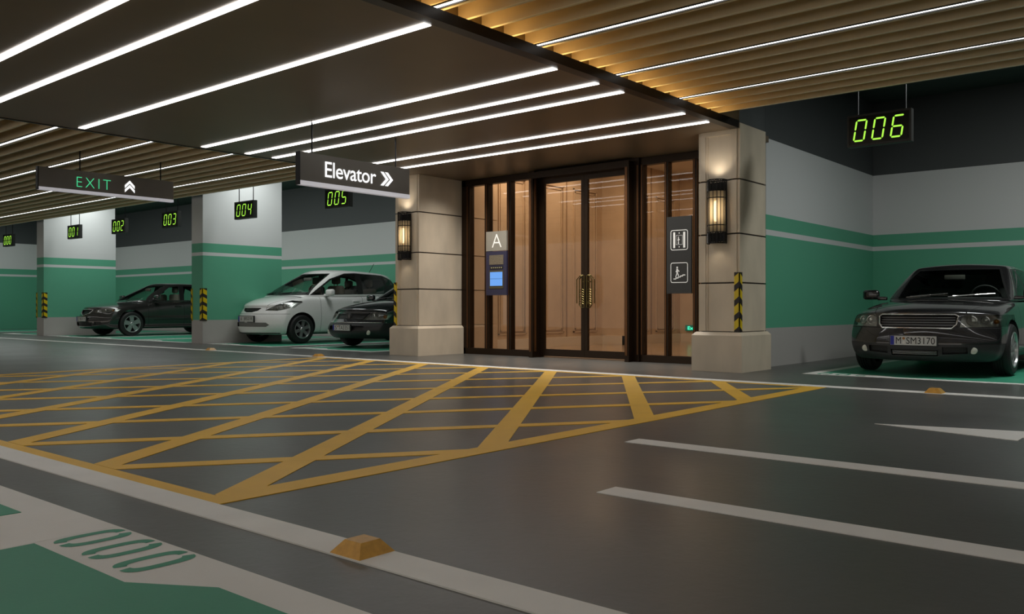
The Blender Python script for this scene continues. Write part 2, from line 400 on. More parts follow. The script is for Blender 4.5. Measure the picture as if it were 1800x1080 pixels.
def sconce(cx, label):
    r = root('wall_sconce', (cx, 12.40, 2.0), label, 'wall lamp', 'black lattice sconces')
    yb = 12.41; z0, z1 = 2.0, 2.985; w = 0.145
    pts = [(cx-w, yb), (cx-w, yb-0.09), (cx-w*0.45, yb-0.17), (cx+w*0.45, yb-0.17), (cx+w, yb-0.09), (cx+w, yb)]
    def at(t, z, push=0.0):
        """point along the front run of the lamp, t in 0..5"""
        i = min(int(t), 4); a, b_ = pts[i], pts[i+1]; f = t-i
        x = a[0]+(b_[0]-a[0])*f; y = a[1]+(b_[1]-a[1])*f
        return (x, y, z)
    fr = MB(); R = 0.0075
    for t in (0, 0.5, 1, 2, 3, 4, 4.5, 5, 1.5, 2.5, 3.5):
        fr.tube([at(t, z0), at(t, z1)], R if t == int(t) else R*0.8, 5)
    for z in (z0, z0+0.17, z0+0.28, z1-0.28, z1-0.17, z1):
        fr.tube([at(t, z) for t in range(6)], R*1.1, 5)
    for za in (z0, z1-0.17):
        for seg in range(5):
            for k in range(7):
                zz = za+k*0.025
                for (ta, tb) in ((seg, seg+0.5), (seg+1, seg+0.5)):
                    fr.tube([at(min(ta, 5), min(zz+0.02, za+0.17)), at(min(tb, 4.999), max(zz-0.012, za))], R*0.7, 4)
    fr.build('lattice_frame', M_BLACKM, r)
    q = [(cx+(p[0]-cx)*0.9, yb+(p[1]-yb)*0.9) for p in pts]
    MB().prism(q, z0+0.17, z1-0.17, 'z').build('diffuser', M_SHADE, r)
    MB().lathe([(0.018, 0), (0.026, 0.06), (0.026, 0.26), (0.018, 0.32)], (cx, yb-0.085, z0+0.34), 'z', 12).build('bulb', M_BULB, r, smooth=True)
    MB().box(cx-w*0.9, cx+w*0.9, yb-0.01, yb+0.006, z0+0.03, z1-0.03).build('back_plate', M_BLACKM, r)
    return r
ms = bpy.data.materials.new('frosted lamp shade'); ms.use_nodes = True; nt = ms.node_tree
nt.nodes.remove(nt.nodes['Principled BSDF'])
tr = nt.nodes.new('ShaderNodeBsdfTranslucent'); tr.inputs[0].default_value = (0.95, 0.86, 0.7, 1)
tp = nt.nodes.new('ShaderNodeBsdfTransparent'); mx = nt.nodes.new('ShaderNodeMixShader'); mx.inputs[0].default_value = 0.8
nt.links.new(tp.outputs[0], mx.inputs[1]); nt.links.new(tr.outputs[0], mx.inputs[2]); nt.links.new(mx.outputs[0], nt.nodes['Material Output'].inputs[0])
M_SHADE = ms
M_BULB = emis('warm lamp bulb', (1.0, 0.72, 0.40), 5.0)
for cx, lab in ((-6.25, 'black lattice wall sconce on the right stone pier'), (-13.36, 'black lattice wall sconce on the left stone pier')):
    sconce(cx, lab)
    spot('sconce_uplight', (cx, 12.27, 3.0), 4.0, 120, (1.0, 0.88, 0.72), (PI-math.radians(14), 0, 0), 0.9, 0.03)
    spot('sconce_downlight', (cx, 12.27, 1.98), 0.8, 110, (1.0, 0.84, 0.64), (math.radians(12), 0, 0), 0.9, 0.03)

# corner guards
def guard(x, y, sx, z0, z1, label, arm=0.075, side=1):
    """chevron guard wrapped round a corner at (x,y); sx: +1 flank faces +x"""
    t = 0.022; mb = MB()
    d = -sx
    def arm_front(s0, s1, za, zb, zc, zd, off, mi):
        # on the face y = const, s measured from the corner inwards
        y0 = y-t-off
        mb.add([(x+sx*t*0.6+d*s0, y0, za), (x+sx*t*0.6+d*s1, y0, zb), (x+sx*t*0.6+d*s1, y0, zd), (x+sx*t*0.6+d*s0, y0, zc)], [(0, 1, 2, 3)], mi)
    def arm_side(s0, s1, za, zb, zc, zd, off, mi):
        x0 = x+sx*(t*0.6+off)
        mb.add([(x0, y-t+s0, za), (x0, y-t+s1, zb), (x0, y-t+s1, zd), (x0, y-t+s0, zc)], [(0, 1, 2, 3)], mi)
    a = arm
    xs = sorted((x+sx*t*0.6, x+d*a)); mb.box(xs[0], xs[1], y-t, y, z0, z1)
    xs = sorted((x, x+sx*t*0.6)); mb.box(xs[0], xs[1], y-t, y+a, z0, z1)
    p = (z1-z0)/4.0; k = 0.07
    for i in range(5):
        zb = z0-0.02+i*p-0.05
        def c(v): return min(max(v, z0), z1)
        za, zc = c(zb+k), c(zb+k+p*0.42); z2, z3 = c(zb), c(zb+p*0.42)
        arm_front(0, a+t*0.6, za, z2, zc, z3, 0.0015, 1); arm_side(0, a+t, za, z2, zc, z3, 0.0015, 1)
    return tag(mb.build('corner_guard', [M_GY, M_GB]), label, 'corner guard', 'yellow and black corner guards')
guard(-5.90, 12.42, 1, 0.62, 1.545, 'yellow and black chevron corner guard on the right stone pier')
guard(-13.72, 12.42, -1, 0.62, 1.53, 'yellow and black chevron corner guard on the left stone pier')
for x0, x1, t in ((-22.43, -21.85, 'the fin wall beside the white car'), (-32.97, -32.38, 'the farthest fin wall, beside the dark grey car')):
    guard(x1, 12.72, 1, 0.632, 1.535, 'chevron guard, right corner of '+t, arm=0.12)
    guard(x0, 12.72, -1, 0.632, 1.535, 'chevron guard, left corner of '+t, arm=0.06)

# ================================================================== GLASS FACADE
YG = 13.70
def frame_set():
    r = root('window_1', (-12.0, YG, 0), 'fixed glazing left of the doors, three tall panes in bronze frame', 'window'); r['kind'] = 'structure'
    f = MB(); f.box(-12.98, -11.0, YG, YG+0.14, 0, 0.13); f.box(-12.98, -11.0, YG, YG+0.14, 3.62, 3.755)
    for a, b_ in ((-12.87, -12.74), (-12.31, -12.2), (-11.69, -11.58)): f.box(a, b_, YG, YG+0.14, 0.13, 3.62)
    f.box(-12.98, -12.87, YG, YG+0.14, 0, 3.755)
    f.build('frame', M_BRONZE, r)
    g = MB()
    for a in (-12.80, -12.245, -11.635): g.box(a-0.02, a+0.0, YG-0.012, YG, 0.13, 3.62)
    g.build('cover_strip', M_BRONZE2, r)
    for a, b_ in ((-12.74, -12.31), (-12.2, -11.69), (-11.58, -11.05)):
        MB().box(a, b_, YG+0.06, YG+0.075, 0.13, 3.62).build('pane', M_PANE, r)
    r = root('window_2', (-7.9, YG, 0), 'fixed glazing right of the doors, two tall panes in bronze frame', 'window'); r['kind'] = 'structure'
    f = MB(); f.box(-8.5, -6.6, YG, YG+0.14, 0, 0.13); f.box(-8.5, -6.6, YG, YG+0.14, 3.62, 3.755)
    for a, b_ in ((-8.46, -8.40), (-7.955, -7.88), (-7.385, -7.31)): f.box(a, b_, YG, YG+0.14, 0.13, 3.62)
    f.build('frame', M_BRONZE, r)
    g = MB()
    for a in (-8.42, -7.915, -7.345): g.box(a-0.02, a, YG-0.012, YG, 0.13, 3.62)
    g.build('cover_strip', M_BRONZE2, r)
    for a, b_ in ((-8.40, -7.955), (-7.88, -7.385), (-7.31, -6.65)):
        MB().box(a, b_, YG+0.06, YG+0.075, 0.13, 3.62).build('pane', M_PANE, r)
    # portal round the double doors
    r = root('door_1', (-9.72, YG, 0), 'double glass entrance doors in a dark bronze portal', 'door'); r['kind'] = 'structure'
    p = MB(); yf = 13.48
    p.box(-10.92, -10.83, yf, YG+0.16, 0, 3.70); p.box(-8.66, -8.57, yf, YG+0.16, 0, 3.70)
    p.box(-10.83, -8.66, yf, YG+0.16, 3.58, 3.70)
    p.box(-11.06, -10.92, YG-0.05, YG+0.16, 0, 3.755); p.box(-8.57, -8.46, YG-0.05, YG+0.16, 0, 3.755)
    p.box(-11.06, -8.46, YG+0.0, YG+0.16, 3.70, 3.755)
    p.build('portal', M_BRONZE, r)
    q = MB()
    for xx in (-10.905, -8.645): q.box(xx, xx+0.045, yf-0.012, yf, 0.12, 3.58)
    for xx in (-10.828, -8.672): q.box(xx-0.003, xx+0.009, yf+0.06, yf+0.11, 0.12, 3.58)
    q.box(-8.50, -8.475, YG-0.062, YG-0.05, 0.13, 3.62)
    q.build('portal_trim', M_BRONZE2, r)
    for nm, a, b_, lab in (('door_leaf', -10.83, -9.722, None), ('door_leaf', -9.718, -8.66, None)):
        lf = MB(); st = 0.075
        lst = 0.13 if a < -10 else st; rst = st if a < -10 else 0.05
        lf.box(a, a+lst, YG, YG+0.06, 0.03, 3.575); lf.box(b_-rst, b_, YG, YG+0.06, 0.03, 3.575)
        lf.box(a+lst, b_-rst, YG, YG+0.06, 0.03, 0.17); lf.box(a+lst, b_-rst, YG, YG+0.06, 3.48, 3.575)
        leaf = lf.build('door_leaf', M_BRONZE, r)
        MB().box(a+lst, b_-rst, YG+0.02, YG+0.035, 0.17, 3.48).build('pane', M_PANE, leaf)
        # bent brass pull handle: an outer bar, an inner loop with a hatched lower panel
        s = -1 if a < -10 else 1
        h = MB(); c = -9.62; yy = YG-0.10
        def X(d): return c+s*d
        h.tube([(X(0.205), yy, 1.08), (X(0.205), yy, 1.54), (X(0.12), yy, 1.62), (X(0.05), yy, 1.62)], 0.012, 6)
        h.tube([(X(0.145), yy, 1.55), (X(0.145), yy, 1.05), (X(0.10), yy, 1.0), (X(0.03), yy, 1.0), (X(0.03), yy, 1.62), (X(0.10), yy, 1.60), (X(0.145), yy, 1.55)], 0.013, 6)
        h.tube([(X(0.088), yy, 1.58), (X(0.088), yy, 1.02)], 0.010, 6)
        for i in range(7):
            z = 1.06+i*0.045
            h.tube([(X(0.03), yy, z), (X(0.088), yy, z+0.03), (X(0.145), yy, z)], 0.006, 4)
        for z in (1.10, 1.50): h.tube([(X(0.06), yy, z), (X(0.06), YG, z)], 0.012, 6)
        h.build('pull_handle', M_BRASS, leaf)
M_BRASS = mat('aged brass', (0.11, 0.085, 0.03), 0.3, 0.9, noise=0.08)
frame_set()

# intercom panel and direction sign on the glazing
r = root('intercom_panel', (-11.9, YG-0.05, 1.26), 'tall grey and dark blue intercom panel with letter A and blue screen', 'intercom')
x0, x1 = -12.215, -11.645; yb0, yb1 = YG-0.06, YG-0.005
MB().box(x0, x1, yb0, yb1, 2.19, 2.60).build('letter_plate', mat('brushed grey plate', (0.34, 0.32, 0.27), 0.4, 0.3, noise=0.05), r)
MB().box(x0, x1, yb0, yb1, 1.26, 2.18).build('body', mat('dark blue enamel', (0.03, 0.028, 0.062), 0.4, noise=0.05), r)
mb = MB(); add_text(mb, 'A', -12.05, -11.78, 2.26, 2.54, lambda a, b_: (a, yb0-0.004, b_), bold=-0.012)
mb.build('letter', mat('glowing white letter', (0.8, 0.78, 0.74), 0.5, emit=(1, 0.95, 0.85), emit_s=0.25), r)  # faint glow put into the letter colour
MB().box(-12.12, -11.73, yb0-0.008, yb0, 1.90, 2.10).build('speaker_grille', mat('brown speaker grille', (0.16, 0.13, 0.09), 0.5, noise=0.3, nscale=60), r)
kp = MB().box(-12.10, -11.74, yb0-0.006, yb0, 1.81, 1.86)
for i in range(6): kp.box(-12.07+i*0.055, -12.04+i*0.055, yb0-0.012, yb0-0.006, 1.825, 1.845, 1)
kp.build('keypad', [M_SCREEN, mat('pale key', (0.35, 0.32, 0.2), 0.5, noise=0.05)], r)
MB().box(-12.12, -11.73, yb0-0.006, yb0, 1.40, 1.78).build('screen_surround', mat('olive surround', (0.08, 0.065, 0.03), 0.5, noise=0.05), r)
MB().box(-12.095, -11.755, yb0-0.010, yb0-0.006, 1.455, 1.745).build('screen', emis('blue lit screen', (0.16, 0.38, 0.86), 0.95), r)
MB().box(-12.095, -11.755, yb0-0.012, yb0-0.010, 1.60, 1.606).build('screen_line', M_SCREEN, r)

r = root('direction_sign', (-7.62, YG-0.05, 1.25), 'dark panel with lift and stairs pictograms, hung on the right glazing', 'sign')
sx0, sx1 = -7.88, -7.385
MB().box(sx0, sx1, YG-0.05, YG-0.01, 1.25, 2.62).build('sign_panel', mat('charcoal sign panel', (0.020, 0.020, 0.019), 0.35, noise=0.04), r)
pm = mat('pale pictogram', (0.62, 0.62, 0.60), 0.5, emit=(1, 1, 1), emit_s=0.10)
def ring2(cx, cz, w, h, rad, t):
    out = []
    for k in (0, t):
        pts = []
        for qx, qz, a0 in ((1, 1, 0), (-1, 1, 90), (-1, -1, 180), (1, -1, 270)):
            for j in range(5):
                a = math.radians(a0+j*22.5); rr = max(rad-k, 0.001)
                pts.append((cx+qx*(w/2-rad)+rr*math.cos(a), cz+qz*(h/2-rad)+rr*math.sin(a)))
        out.append(pts)
    n = len(out[0]); return out[0]+out[1], [(i, (i+1) % n, n+(i+1) % n, n+i) for i in range(n)]
ypic = YG-0.054
def person_icon(mb, cx, cz, h, walk=False):
    hr = h*0.09; n = 10
    mb.add([(cx+hr*math.cos(2*PI*i/n), ypic, cz+h*0.91+hr*math.sin(2*PI*i/n)) for i in range(n)], [tuple(range(n))])
    def limb(a, b_, w):
        a = Vector(a); b_ = Vector(b_); d = (b_-a).normalized(); p = Vector((-d.y, d.x))*w/2
        mb.add([(q.x, ypic, q.y) for q in (a+p, b_+p, b_-p, a-p)], [(0, 1, 2, 3)])
    limb((cx, cz+h*0.80), (cx, cz+h*0.42), h*0.17)
    sw = 0.16 if walk else 0.05
    limb((cx, cz+h*0.45), (cx-h*sw, cz), h*0.09); limb((cx, cz+h*0.45), (cx+h*sw, cz+(0.12*h if walk else 0)), h*0.09)
    limb((cx, cz+h*0.76), (cx+h*0.22, cz+h*0.52), h*0.07); limb((cx, cz+h*0.76), (cx-h*0.14, cz+h*0.48), h*0.07)
cx = -7.625
mb = MB(); vs, fs = ring2(cx, 2.20, 0.345, 0.36, 0.04, 0.012); mb.add([(a, ypic, b_) for a, b_ in vs], fs)
for s in (-1, 1): mb.add([(cx+s*0.10-0.02, ypic, 2.06), (cx+s*0.10+0.02, ypic, 2.06), (cx+s*0.10+0.02, ypic, 2.34), (cx+s*0.10-0.02, ypic, 2.34)], [(0, 1, 2, 3)])
vs, fs = ring2(cx, 2.20, 0.13, 0.17, 0.006, 0.011); mb.add([(a, ypic, b_) for a, b_ in vs], fs)
person_icon(mb, cx-0.015, 2.13, 0.13)
for s in (-1, 1): mb.add([(cx-0.014, ypic, 2.20+s*0.115), (cx+0.014, ypic, 2.20+s*0.115), (cx, ypic, 2.20+s*0.14)], [(0, 1, 2)])
mb.build('lift_pictogram', pm, r)
mb = MB(); vs, fs = ring2(cx, 1.62, 0.345, 0.36, 0.04, 0.012); mb.add([(a, ypic, b_) for a, b_ in vs], fs)
for i in range(5):
    xa = cx-0.115+i*0.045; za = 1.50+i*0.017
    mb.add([(xa, ypic, za), (xa+0.055, ypic, za), (xa+0.055, ypic, za+0.018), (xa, ypic, za+0.018)], [(0, 1, 2, 3)])
person_icon(mb, cx-0.04, 1.54, 0.19, True)
mb.build('stairs_pictogram', pm, r)

# ================================================================== LIFT LOBBY
struct(MB().box(-13.42, -6.38, YG+0.15, 22.6, 0.0, 0.012).build('floor_lobby', M_LOBBYF), 'beige polished lobby floor')
struct(MB().box(-13.42, -6.38, YG+0.15, 22.7, 4.86, 5.0).build('ceiling_lobby', M_LOBBYW))
struct(MB().box(-13.42, -6.38, YG+0.15, YG+0.3, 3.755, 4.86).build('wall_lobby_front', M_LOBBYW))
struct(MB().box(-13.42, -6.38, 22.4, 22.7, 0, 4.86).build('wall_lobby_back', M_LOBBY))
struct(MB().box(-6.75, -6.38, YG+0.3, 22.4, 0, 4.86).build('wall_lobby_right', M_LOBBY))
b = MB().box(-13.42, -13.2, 14.95, 19.42, 0, 4.86); b.box(-13.42, -12.5, 19.42, 22.4, 0, 4.86)
struct(b.build('wall_lobby_left', M_LOBBY), 'panelled warm stone wall inside the lobby')
b = MB(); zz = [0.0, 0.617, 1.385, 2.146, 2.986, 3.75]
for i in range(5): b.box(-13.42, -13.02, YG+0.15, 14.93, zz[i]+0.008, zz[i+1]-0.008)
b.box(-13.42, -13.10, YG+0.15, 14.85, 0, 4.86)
struct(b.build('wall_lobby_pilaster', M_LOBBY), 'stone pilaster just inside the left glazing')
def moulding(mb, x, ya, yb, za, zb, t=0.035):
    mb.box(x, x+0.004, ya+0.03, ya+0.045, za, zb, 1); mb.box(x, x+0.004, yb-0.045, yb-0.03, za, zb, 1)  # dark lines drawn in as shade beside the mouldings
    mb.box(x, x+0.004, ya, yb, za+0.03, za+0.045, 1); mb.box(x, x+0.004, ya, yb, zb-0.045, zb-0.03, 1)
    for k, tt in ((0, t), (0.075, t*0.6)):
        a, b_, c, d = ya+k, yb-k, za+k, zb-k
        mb.box(x, x+tt, a, a+0.03, c, d); mb.box(x, x+tt, b_-0.03, b_, c, d)
        mb.box(x, x+tt, a, b_, c, c+0.03); mb.box(x, x+tt, a, b_, d-0.03, d)
b = MB()
for ya, yb in ((15.15, 16.16), (16.5, 17.68), (18.1, 19.15)): moulding(b, -13.2, ya, yb, 0.36, 4.08)
moulding(b, -12.5, 21.05, 22.05, 0.33, 4.10); moulding(b, -12.5, 19.5, 20.62, 0.33, 4.10)
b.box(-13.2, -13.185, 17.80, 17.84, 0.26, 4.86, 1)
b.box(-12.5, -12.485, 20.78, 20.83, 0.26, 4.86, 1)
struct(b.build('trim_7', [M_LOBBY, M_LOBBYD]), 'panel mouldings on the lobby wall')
b = MB().box(-13.2, -13.12, 14.95, 19.42, 0, 0.25); b.box(-12.5, -12.42, 19.34, 22.4, 0, 0.25); b.box(-13.2, -12.42, 19.34, 19.42, 0, 0.25); b.box(-12.5, -6.75, 22.32, 22.4, 0, 0.25)
struct(b.build('baseboard_lobby', M_LOBBYW))
r = root('exit_sign', (-11.9, 22.38, 0.32), 'small green lit exit sign low on the lobby back wall', 'sign')
MB().box(-12.28, -11.5, 22.33, 22.39, 0.33, 0.49).build('sign_body', mat('dark green sign box', (0.005, 0.06, 0.035), 0.4, emit=(0.0, 0.5, 0.3), emit_s=0.12), r)
mb = MB(); add_text(mb, 'Exit', -12.20, -11.92, 0.36, 0.46, lambda a, b_: (a, 22.325, b_), bold=0.02)
mb.build('lettering', emis('exit green', (0.05, 1.0, 0.6), 1.4), r); mb = MB()
mb.prism([(-11.70, 0.40), (-11.58, 0.40), (-11.58, 0.375), (-11.53, 0.41), (-11.58, 0.445), (-11.58, 0.42), (-11.70, 0.42)], 22.322, 22.327, 'y')
mb.build('arrow', emis('exit green', (0.05, 1.0, 0.6), 1.4), r)

# ================================================================== FLOOR MARKINGS
ZP = 0.004
def clip(poly, x0, x1, y0, y1):
    for ax, lim, sgn in ((0, x0, 1), (0, x1, -1), (1, y0, 1), (1, y1, -1)):
        out = []
        for i in range(len(poly)):
            p, q = poly[i], poly[(i+1) % len(poly)]
            ip, iq = sgn*(p[ax]-lim) >= 0, sgn*(q[ax]-lim) >= 0
            if ip: out.append(p)
            if ip != iq:
                t = (lim-p[ax])/(q[ax]-p[ax]); out.append((p[0]+(q[0]-p[0])*t, p[1]+(q[1]-p[1])*t))
        poly = out
        if not poly: return []
    return poly
bx0, bx1, by0, by1 = -14.15, -3.96, 2.395, 10.79
mb = MB()
mb.box(bx0, bx1, by0, by0+0.10, 0, ZP); mb.box(bx0, bx1, by1-0.10, by1, 0, ZP)
mb.box(bx0, bx0+0.2, by0+0.1, by1-0.1, 0, ZP); mb.box(bx1-0.2, bx1, by0+0.1, by1-0.1, 0, ZP)
for fam in (0, 1):
    for k in range(-8, 16):
        w = 0.115 if fam == 0 else 0.095
        if fam == 0: xa = -5.41-1.415*k; pts = [(xa-w+(8.22/1.47), 2.5), (xa+w+(8.22/1.47), 2.5), (xa+w, 10.72), (xa-w, 10.72)]
        else: xa = -5.40-1.415*k; pts = [(xa-w, 2.5), (xa+w, 2.5), (xa+w+8.22/1.47, 10.72), (xa-w+8.22/1.47, 10.72)]
        p = clip(pts, bx0+0.15, bx1-0.15, by0+0.05, by1-0.05)
        if len(p) > 2: mb.prism(p, 0, ZP*(0.95 if fam else 0.9), 'z')
tag(mb.build('box_junction', M_YEL), 'large yellow criss-cross box painted on the floor before the doors', 'road marking')
tag(MB().box(-43, 14, 10.80, 11.03, 0, ZP).build('edge_line', M_WLINE), 'long white line between the aisle and the far bays', 'road marking')
tag(MB().box(-43, 14, 2.20, 2.39, 0, ZP*1.6).build('edge_line', M_WLINE), 'long white line along the near side of the aisle', 'road marking')
tag(MB().box(-3.50, 4, 5.45, 5.65, 0, ZP).build('lane_line', M_WLINE), 'farther of two white lane lines right of the yellow box', 'road marking')
tag(MB().box(-2.66, 4, 3.862, 4.05, 0, ZP).build('lane_line', M_WLINE), 'nearer of two white lane lines right of the yellow box', 'road marking')
tag(MB().prism([(-2.41, 7.69), (-1.28, 7.39), (-1.28, 7.585), (2.2, 7.585), (2.2, 7.795), (-1.28, 7.795), (-1.28, 7.99)], 0, ZP, 'z').build('road_arrow', M_WLINE), 'white arrow painted on the floor pointing to the yellow box', 'road marking')

def rounded_zero(mb, cx, cy, w, h, t, z):
    """stencil zero: two bent strokes with gaps at top right and bottom left"""
    def pt(a, inset):
        ww, hh = w/2-inset, h/2-inset; r_ = ww*0.9
        c, s = math.cos(a), math.sin(a)
        k = 5.0
        rr = (abs(c)**k+abs(s)**k)**(-1/k) if False else (abs(c)**3.4+abs(s)**3.4)**(-1/3.4)
        return (cx+ww*rr*c, cy+hh*rr*s)
    for a0, a1 in ((math.radians(100), math.radians(252)), (math.radians(280), math.radians(432))):
        n = 18; out = [pt(a0+(a1-a0)*i/n, 0) for i in range(n+1)]; inn = [pt(a0+(a1-a0)*i/n, t) for i in range(n+1)]
        vs = [(p[0], p[1], z) for p in out]+[(p[0], p[1], z) for p in inn]
        mb.add(vs, [(i, i+1, n+2+i, n+1+i) for i in range(n)])
def bay(x0, x1, yf, yb, side, digits, label, dx=0.0):
    """side +1: entrance at the low y edge (far bays); -1: entrance at the high y edge (near bays)"""
    r = root('parking_bay', ((x0+x1)/2, (yf+yb)/2, 0), label, 'parking bay', 'painted parking bays')
    MB().box(x0, x1, min(yf, yb), max(yf, yb), 0, ZP).build('bay_border', M_WHITEF, r)
    s = side; e = 0.18
    xa, xb = x0+e, x1-e
    if side > 0:
        pts = [(xa, yf+e+0.20), (xa+0.83, yf+e+0.20), (xa+1.12, yf+e), (xb, yf+e), (xb, yb-e), (xa, yb-e)]
    else:
        xa = x0+0.02
        pts = [(xa, yb+e), (xb, yb+e), (xb, yf-e), (xa+1.115, yf-e), (xa+0.80, yf-e-0.187), (xa, yf-e-0.187)]
    MB().prism(pts, 0, ZP*1.6, 'z').build('bay_infill', M_GREENF, r)
    mb = MB()
    for i, d in enumerate(digits):
        cxd = (x0+0.117+i*0.267) if side < 0 else (x0+0.28+i*0.27)
        cyd = 1.693 if side < 0 else yf+0.19
        if d == '0': rounded_zero(mb, cxd, cyd, 0.185, 0.30, 0.046, ZP+0.0012)
        else:
            add_text(mb, d, cxd-0.07, cxd+0.07, cyd-0.145, cyd+0.145, lambda a, b_: (a, b_, ZP+0.0012), bold=-0.01)
    mb.build('bay_number', M_GREENF, r)
    return r
bay(-3.91, -0.45, 1.857, -4, -1, '000', 'near green parking bay numbered 000, lower left of the picture')
# the white border between near bays and the neighbouring bay
r = bay(-7.6, -3.912, 1.857, -4, -1, '', 'near green parking bay cut by the left edge of the picture')
for ch in r.children:
    if ch.name.startswith('bay_infill') or ch.name.startswith('bay_number'):
        me = ch.data; bpy.data.objects.remove(ch); bpy.data.meshes.remove(me)
MB().prism([(-7.4, -3.8), (-4.53, -3.8), (-4.53, 1.677), (-7.4, 1.677)], 0, ZP*1.6, 'z').build('bay_infill', M_GREENF, r)
for x0, x1, d, lab in ((-5.07, -1.95, '006', 'green bay under the large black saloon'), (-32.3, -29.35, '001', 'green bay under the dark grey hatchback'),
                       (-29.15, -26.1, '002', 'empty green bay left of the fin wall beside the white car, middle of its three'), (-25.9, -22.95, '003', 'empty green bay right against the fin wall beside the white car'),
                       (-21.75, -18.75, '004', 'green bay under the white car'), (-18.0, -14.95, '005', 'green bay under the black saloon beside the left pier'),
                       (-42.0, -38.9, '', 'far empty green bay at the left edge'), (-36.5, -33.4, '', 'far empty green bay next to the last fin wall')):
    bay(x0, x1, 12.80, 18.7, 1, d, lab)

# road studs
def stud(x, y, label):
    mb = MB(); a, t, h = 0.095, 0.05, 0.055
    lo = [(x-a, y-a), (x+a, y-a), (x+a, y+a), (x-a, y+a)]; hi = [(x-t, y-t), (x+t, y-t), (x+t, y+t), (x-t, y+t)]
    mb.add([(p[0], p[1], ZP) for p in lo]+[(p[0], p[1], ZP+h) for p in hi], [(3, 2, 1, 0), (4, 5, 6, 7)]+[(i, (i+1) % 4, 4+(i+1) % 4, 4+i) for i in range(4)])
    return tag(mb.build('road_stud', M_STUD), label, 'road stud', 'amber road studs')
stud(-2.735, 2.30, 'amber road stud on the near white line')
stud(-2.74, 10.92, 'amber road stud on the far white line before the large black saloon')
stud(-14.35, 10.92, 'amber road stud at the far corner of the yellow box')
stud(-18.4, 10.92, 'amber road stud on the far white line before the white car')

# ================================================================== BAY NUMBER DISPLAYS
SEGS = {'0': 'abcdef', '1': 'bc', '2': 'abged', '3': 'abgcd', '4': 'fgbc', '5': 'afgcd', '6': 'afgedc'}
def seven(mb, cx, z0, h, w, ch, place):
    t = 0.15*h*0.55; g = 0.012*h*2
    def seg(p, q):
        p = Vector(p); q = Vector(q); d = (q-p).normalized(); n = Vector((-d.y, d.x))*t/2; p = p+d*g; q = q-d*g
        pts = [p, p+d*t/2+n, q-d*t/2+n, q, q-d*t/2-n, p+d*t/2-n]
        pts = [(v.x+(v.y-z0)*0.16, v.y) for v in pts]
        mb.add([place(*v) for v in pts], [(0, 1, 2, 3, 4, 5)])
    L, R, B, Mz, T = cx-w/2, cx+w/2, z0, z0+h/2, z0+h
    S = {'a': ((L, T), (R, T)), 'b': ((R, T), (R, Mz)), 'c': ((R, Mz), (R, B)), 'd': ((L, B), (R, B)), 'e': ((L, Mz), (L, B)), 'f': ((L, T), (L, Mz)), 'g': ((L, Mz), (R, Mz))}
    for k in SEGS[ch]: seg(*S[k])
def display(cx, num, label, ztop=5.4):
    y = 13.1; z0, z1 = 3.385, 3.855; w = 0.45
    r = root('number_display', (cx, y, z0), label, 'number display', 'hanging bay number displays')
    f = MB(); fr = 0.03
    f.box(cx-w, cx+w, y+0.012, y+0.12, z0, z1)
    f.box(cx-w, cx+w, y, y+0.02, z0, z0+fr); f.box(cx-w, cx+w, y, y+0.02, z1-fr, z1)
    f.box(cx-w, cx-w+fr, y, y+0.02, z0+fr, z1-fr); f.box(cx+w-fr, cx+w, y, y+0.02, z0+fr, z1-fr)
    f.build('case', M_DFRAME, r)
    MB().box(cx-w+fr, cx+w-fr, y+0.008, y+0.012, z0+fr, z1-fr).build('screen', M_SCREEN, r)
    for i, ch in enumerate(num):
        mb = MB(); seven(mb, cx-0.285+i*0.262, z0+0.085, 0.30, 0.145, ch, lambda a, b_: (a, y+0.005, b_)); mb.build('digit', M_SEG, r)
    for xx in (cx-0.31, cx+0.36): MB().tube([(xx, y+0.06, z1), (xx, y+0.06, ztop)], 0.011, 6).build('hanger_rod', M_BLACKM, r)
disp = [(-36.75, '000', 'green numbers 000 near the left edge'), (-30.9, '001', 'green numbers 001 before the last fin wall'), (-27.6, '002', 'green numbers 002'),
        (-24.35, '003', 'green numbers 003 right of 002'), (-20.45, '004', 'green numbers 004 above the white car'), (-16.52, '005', 'green numbers 005 under the Elevator sign'), (-4.05, '006', 'green numbers 006 above the large black saloon')]
for cx, n, lab in disp: display(cx, n, 'hanging black display with '+lab)

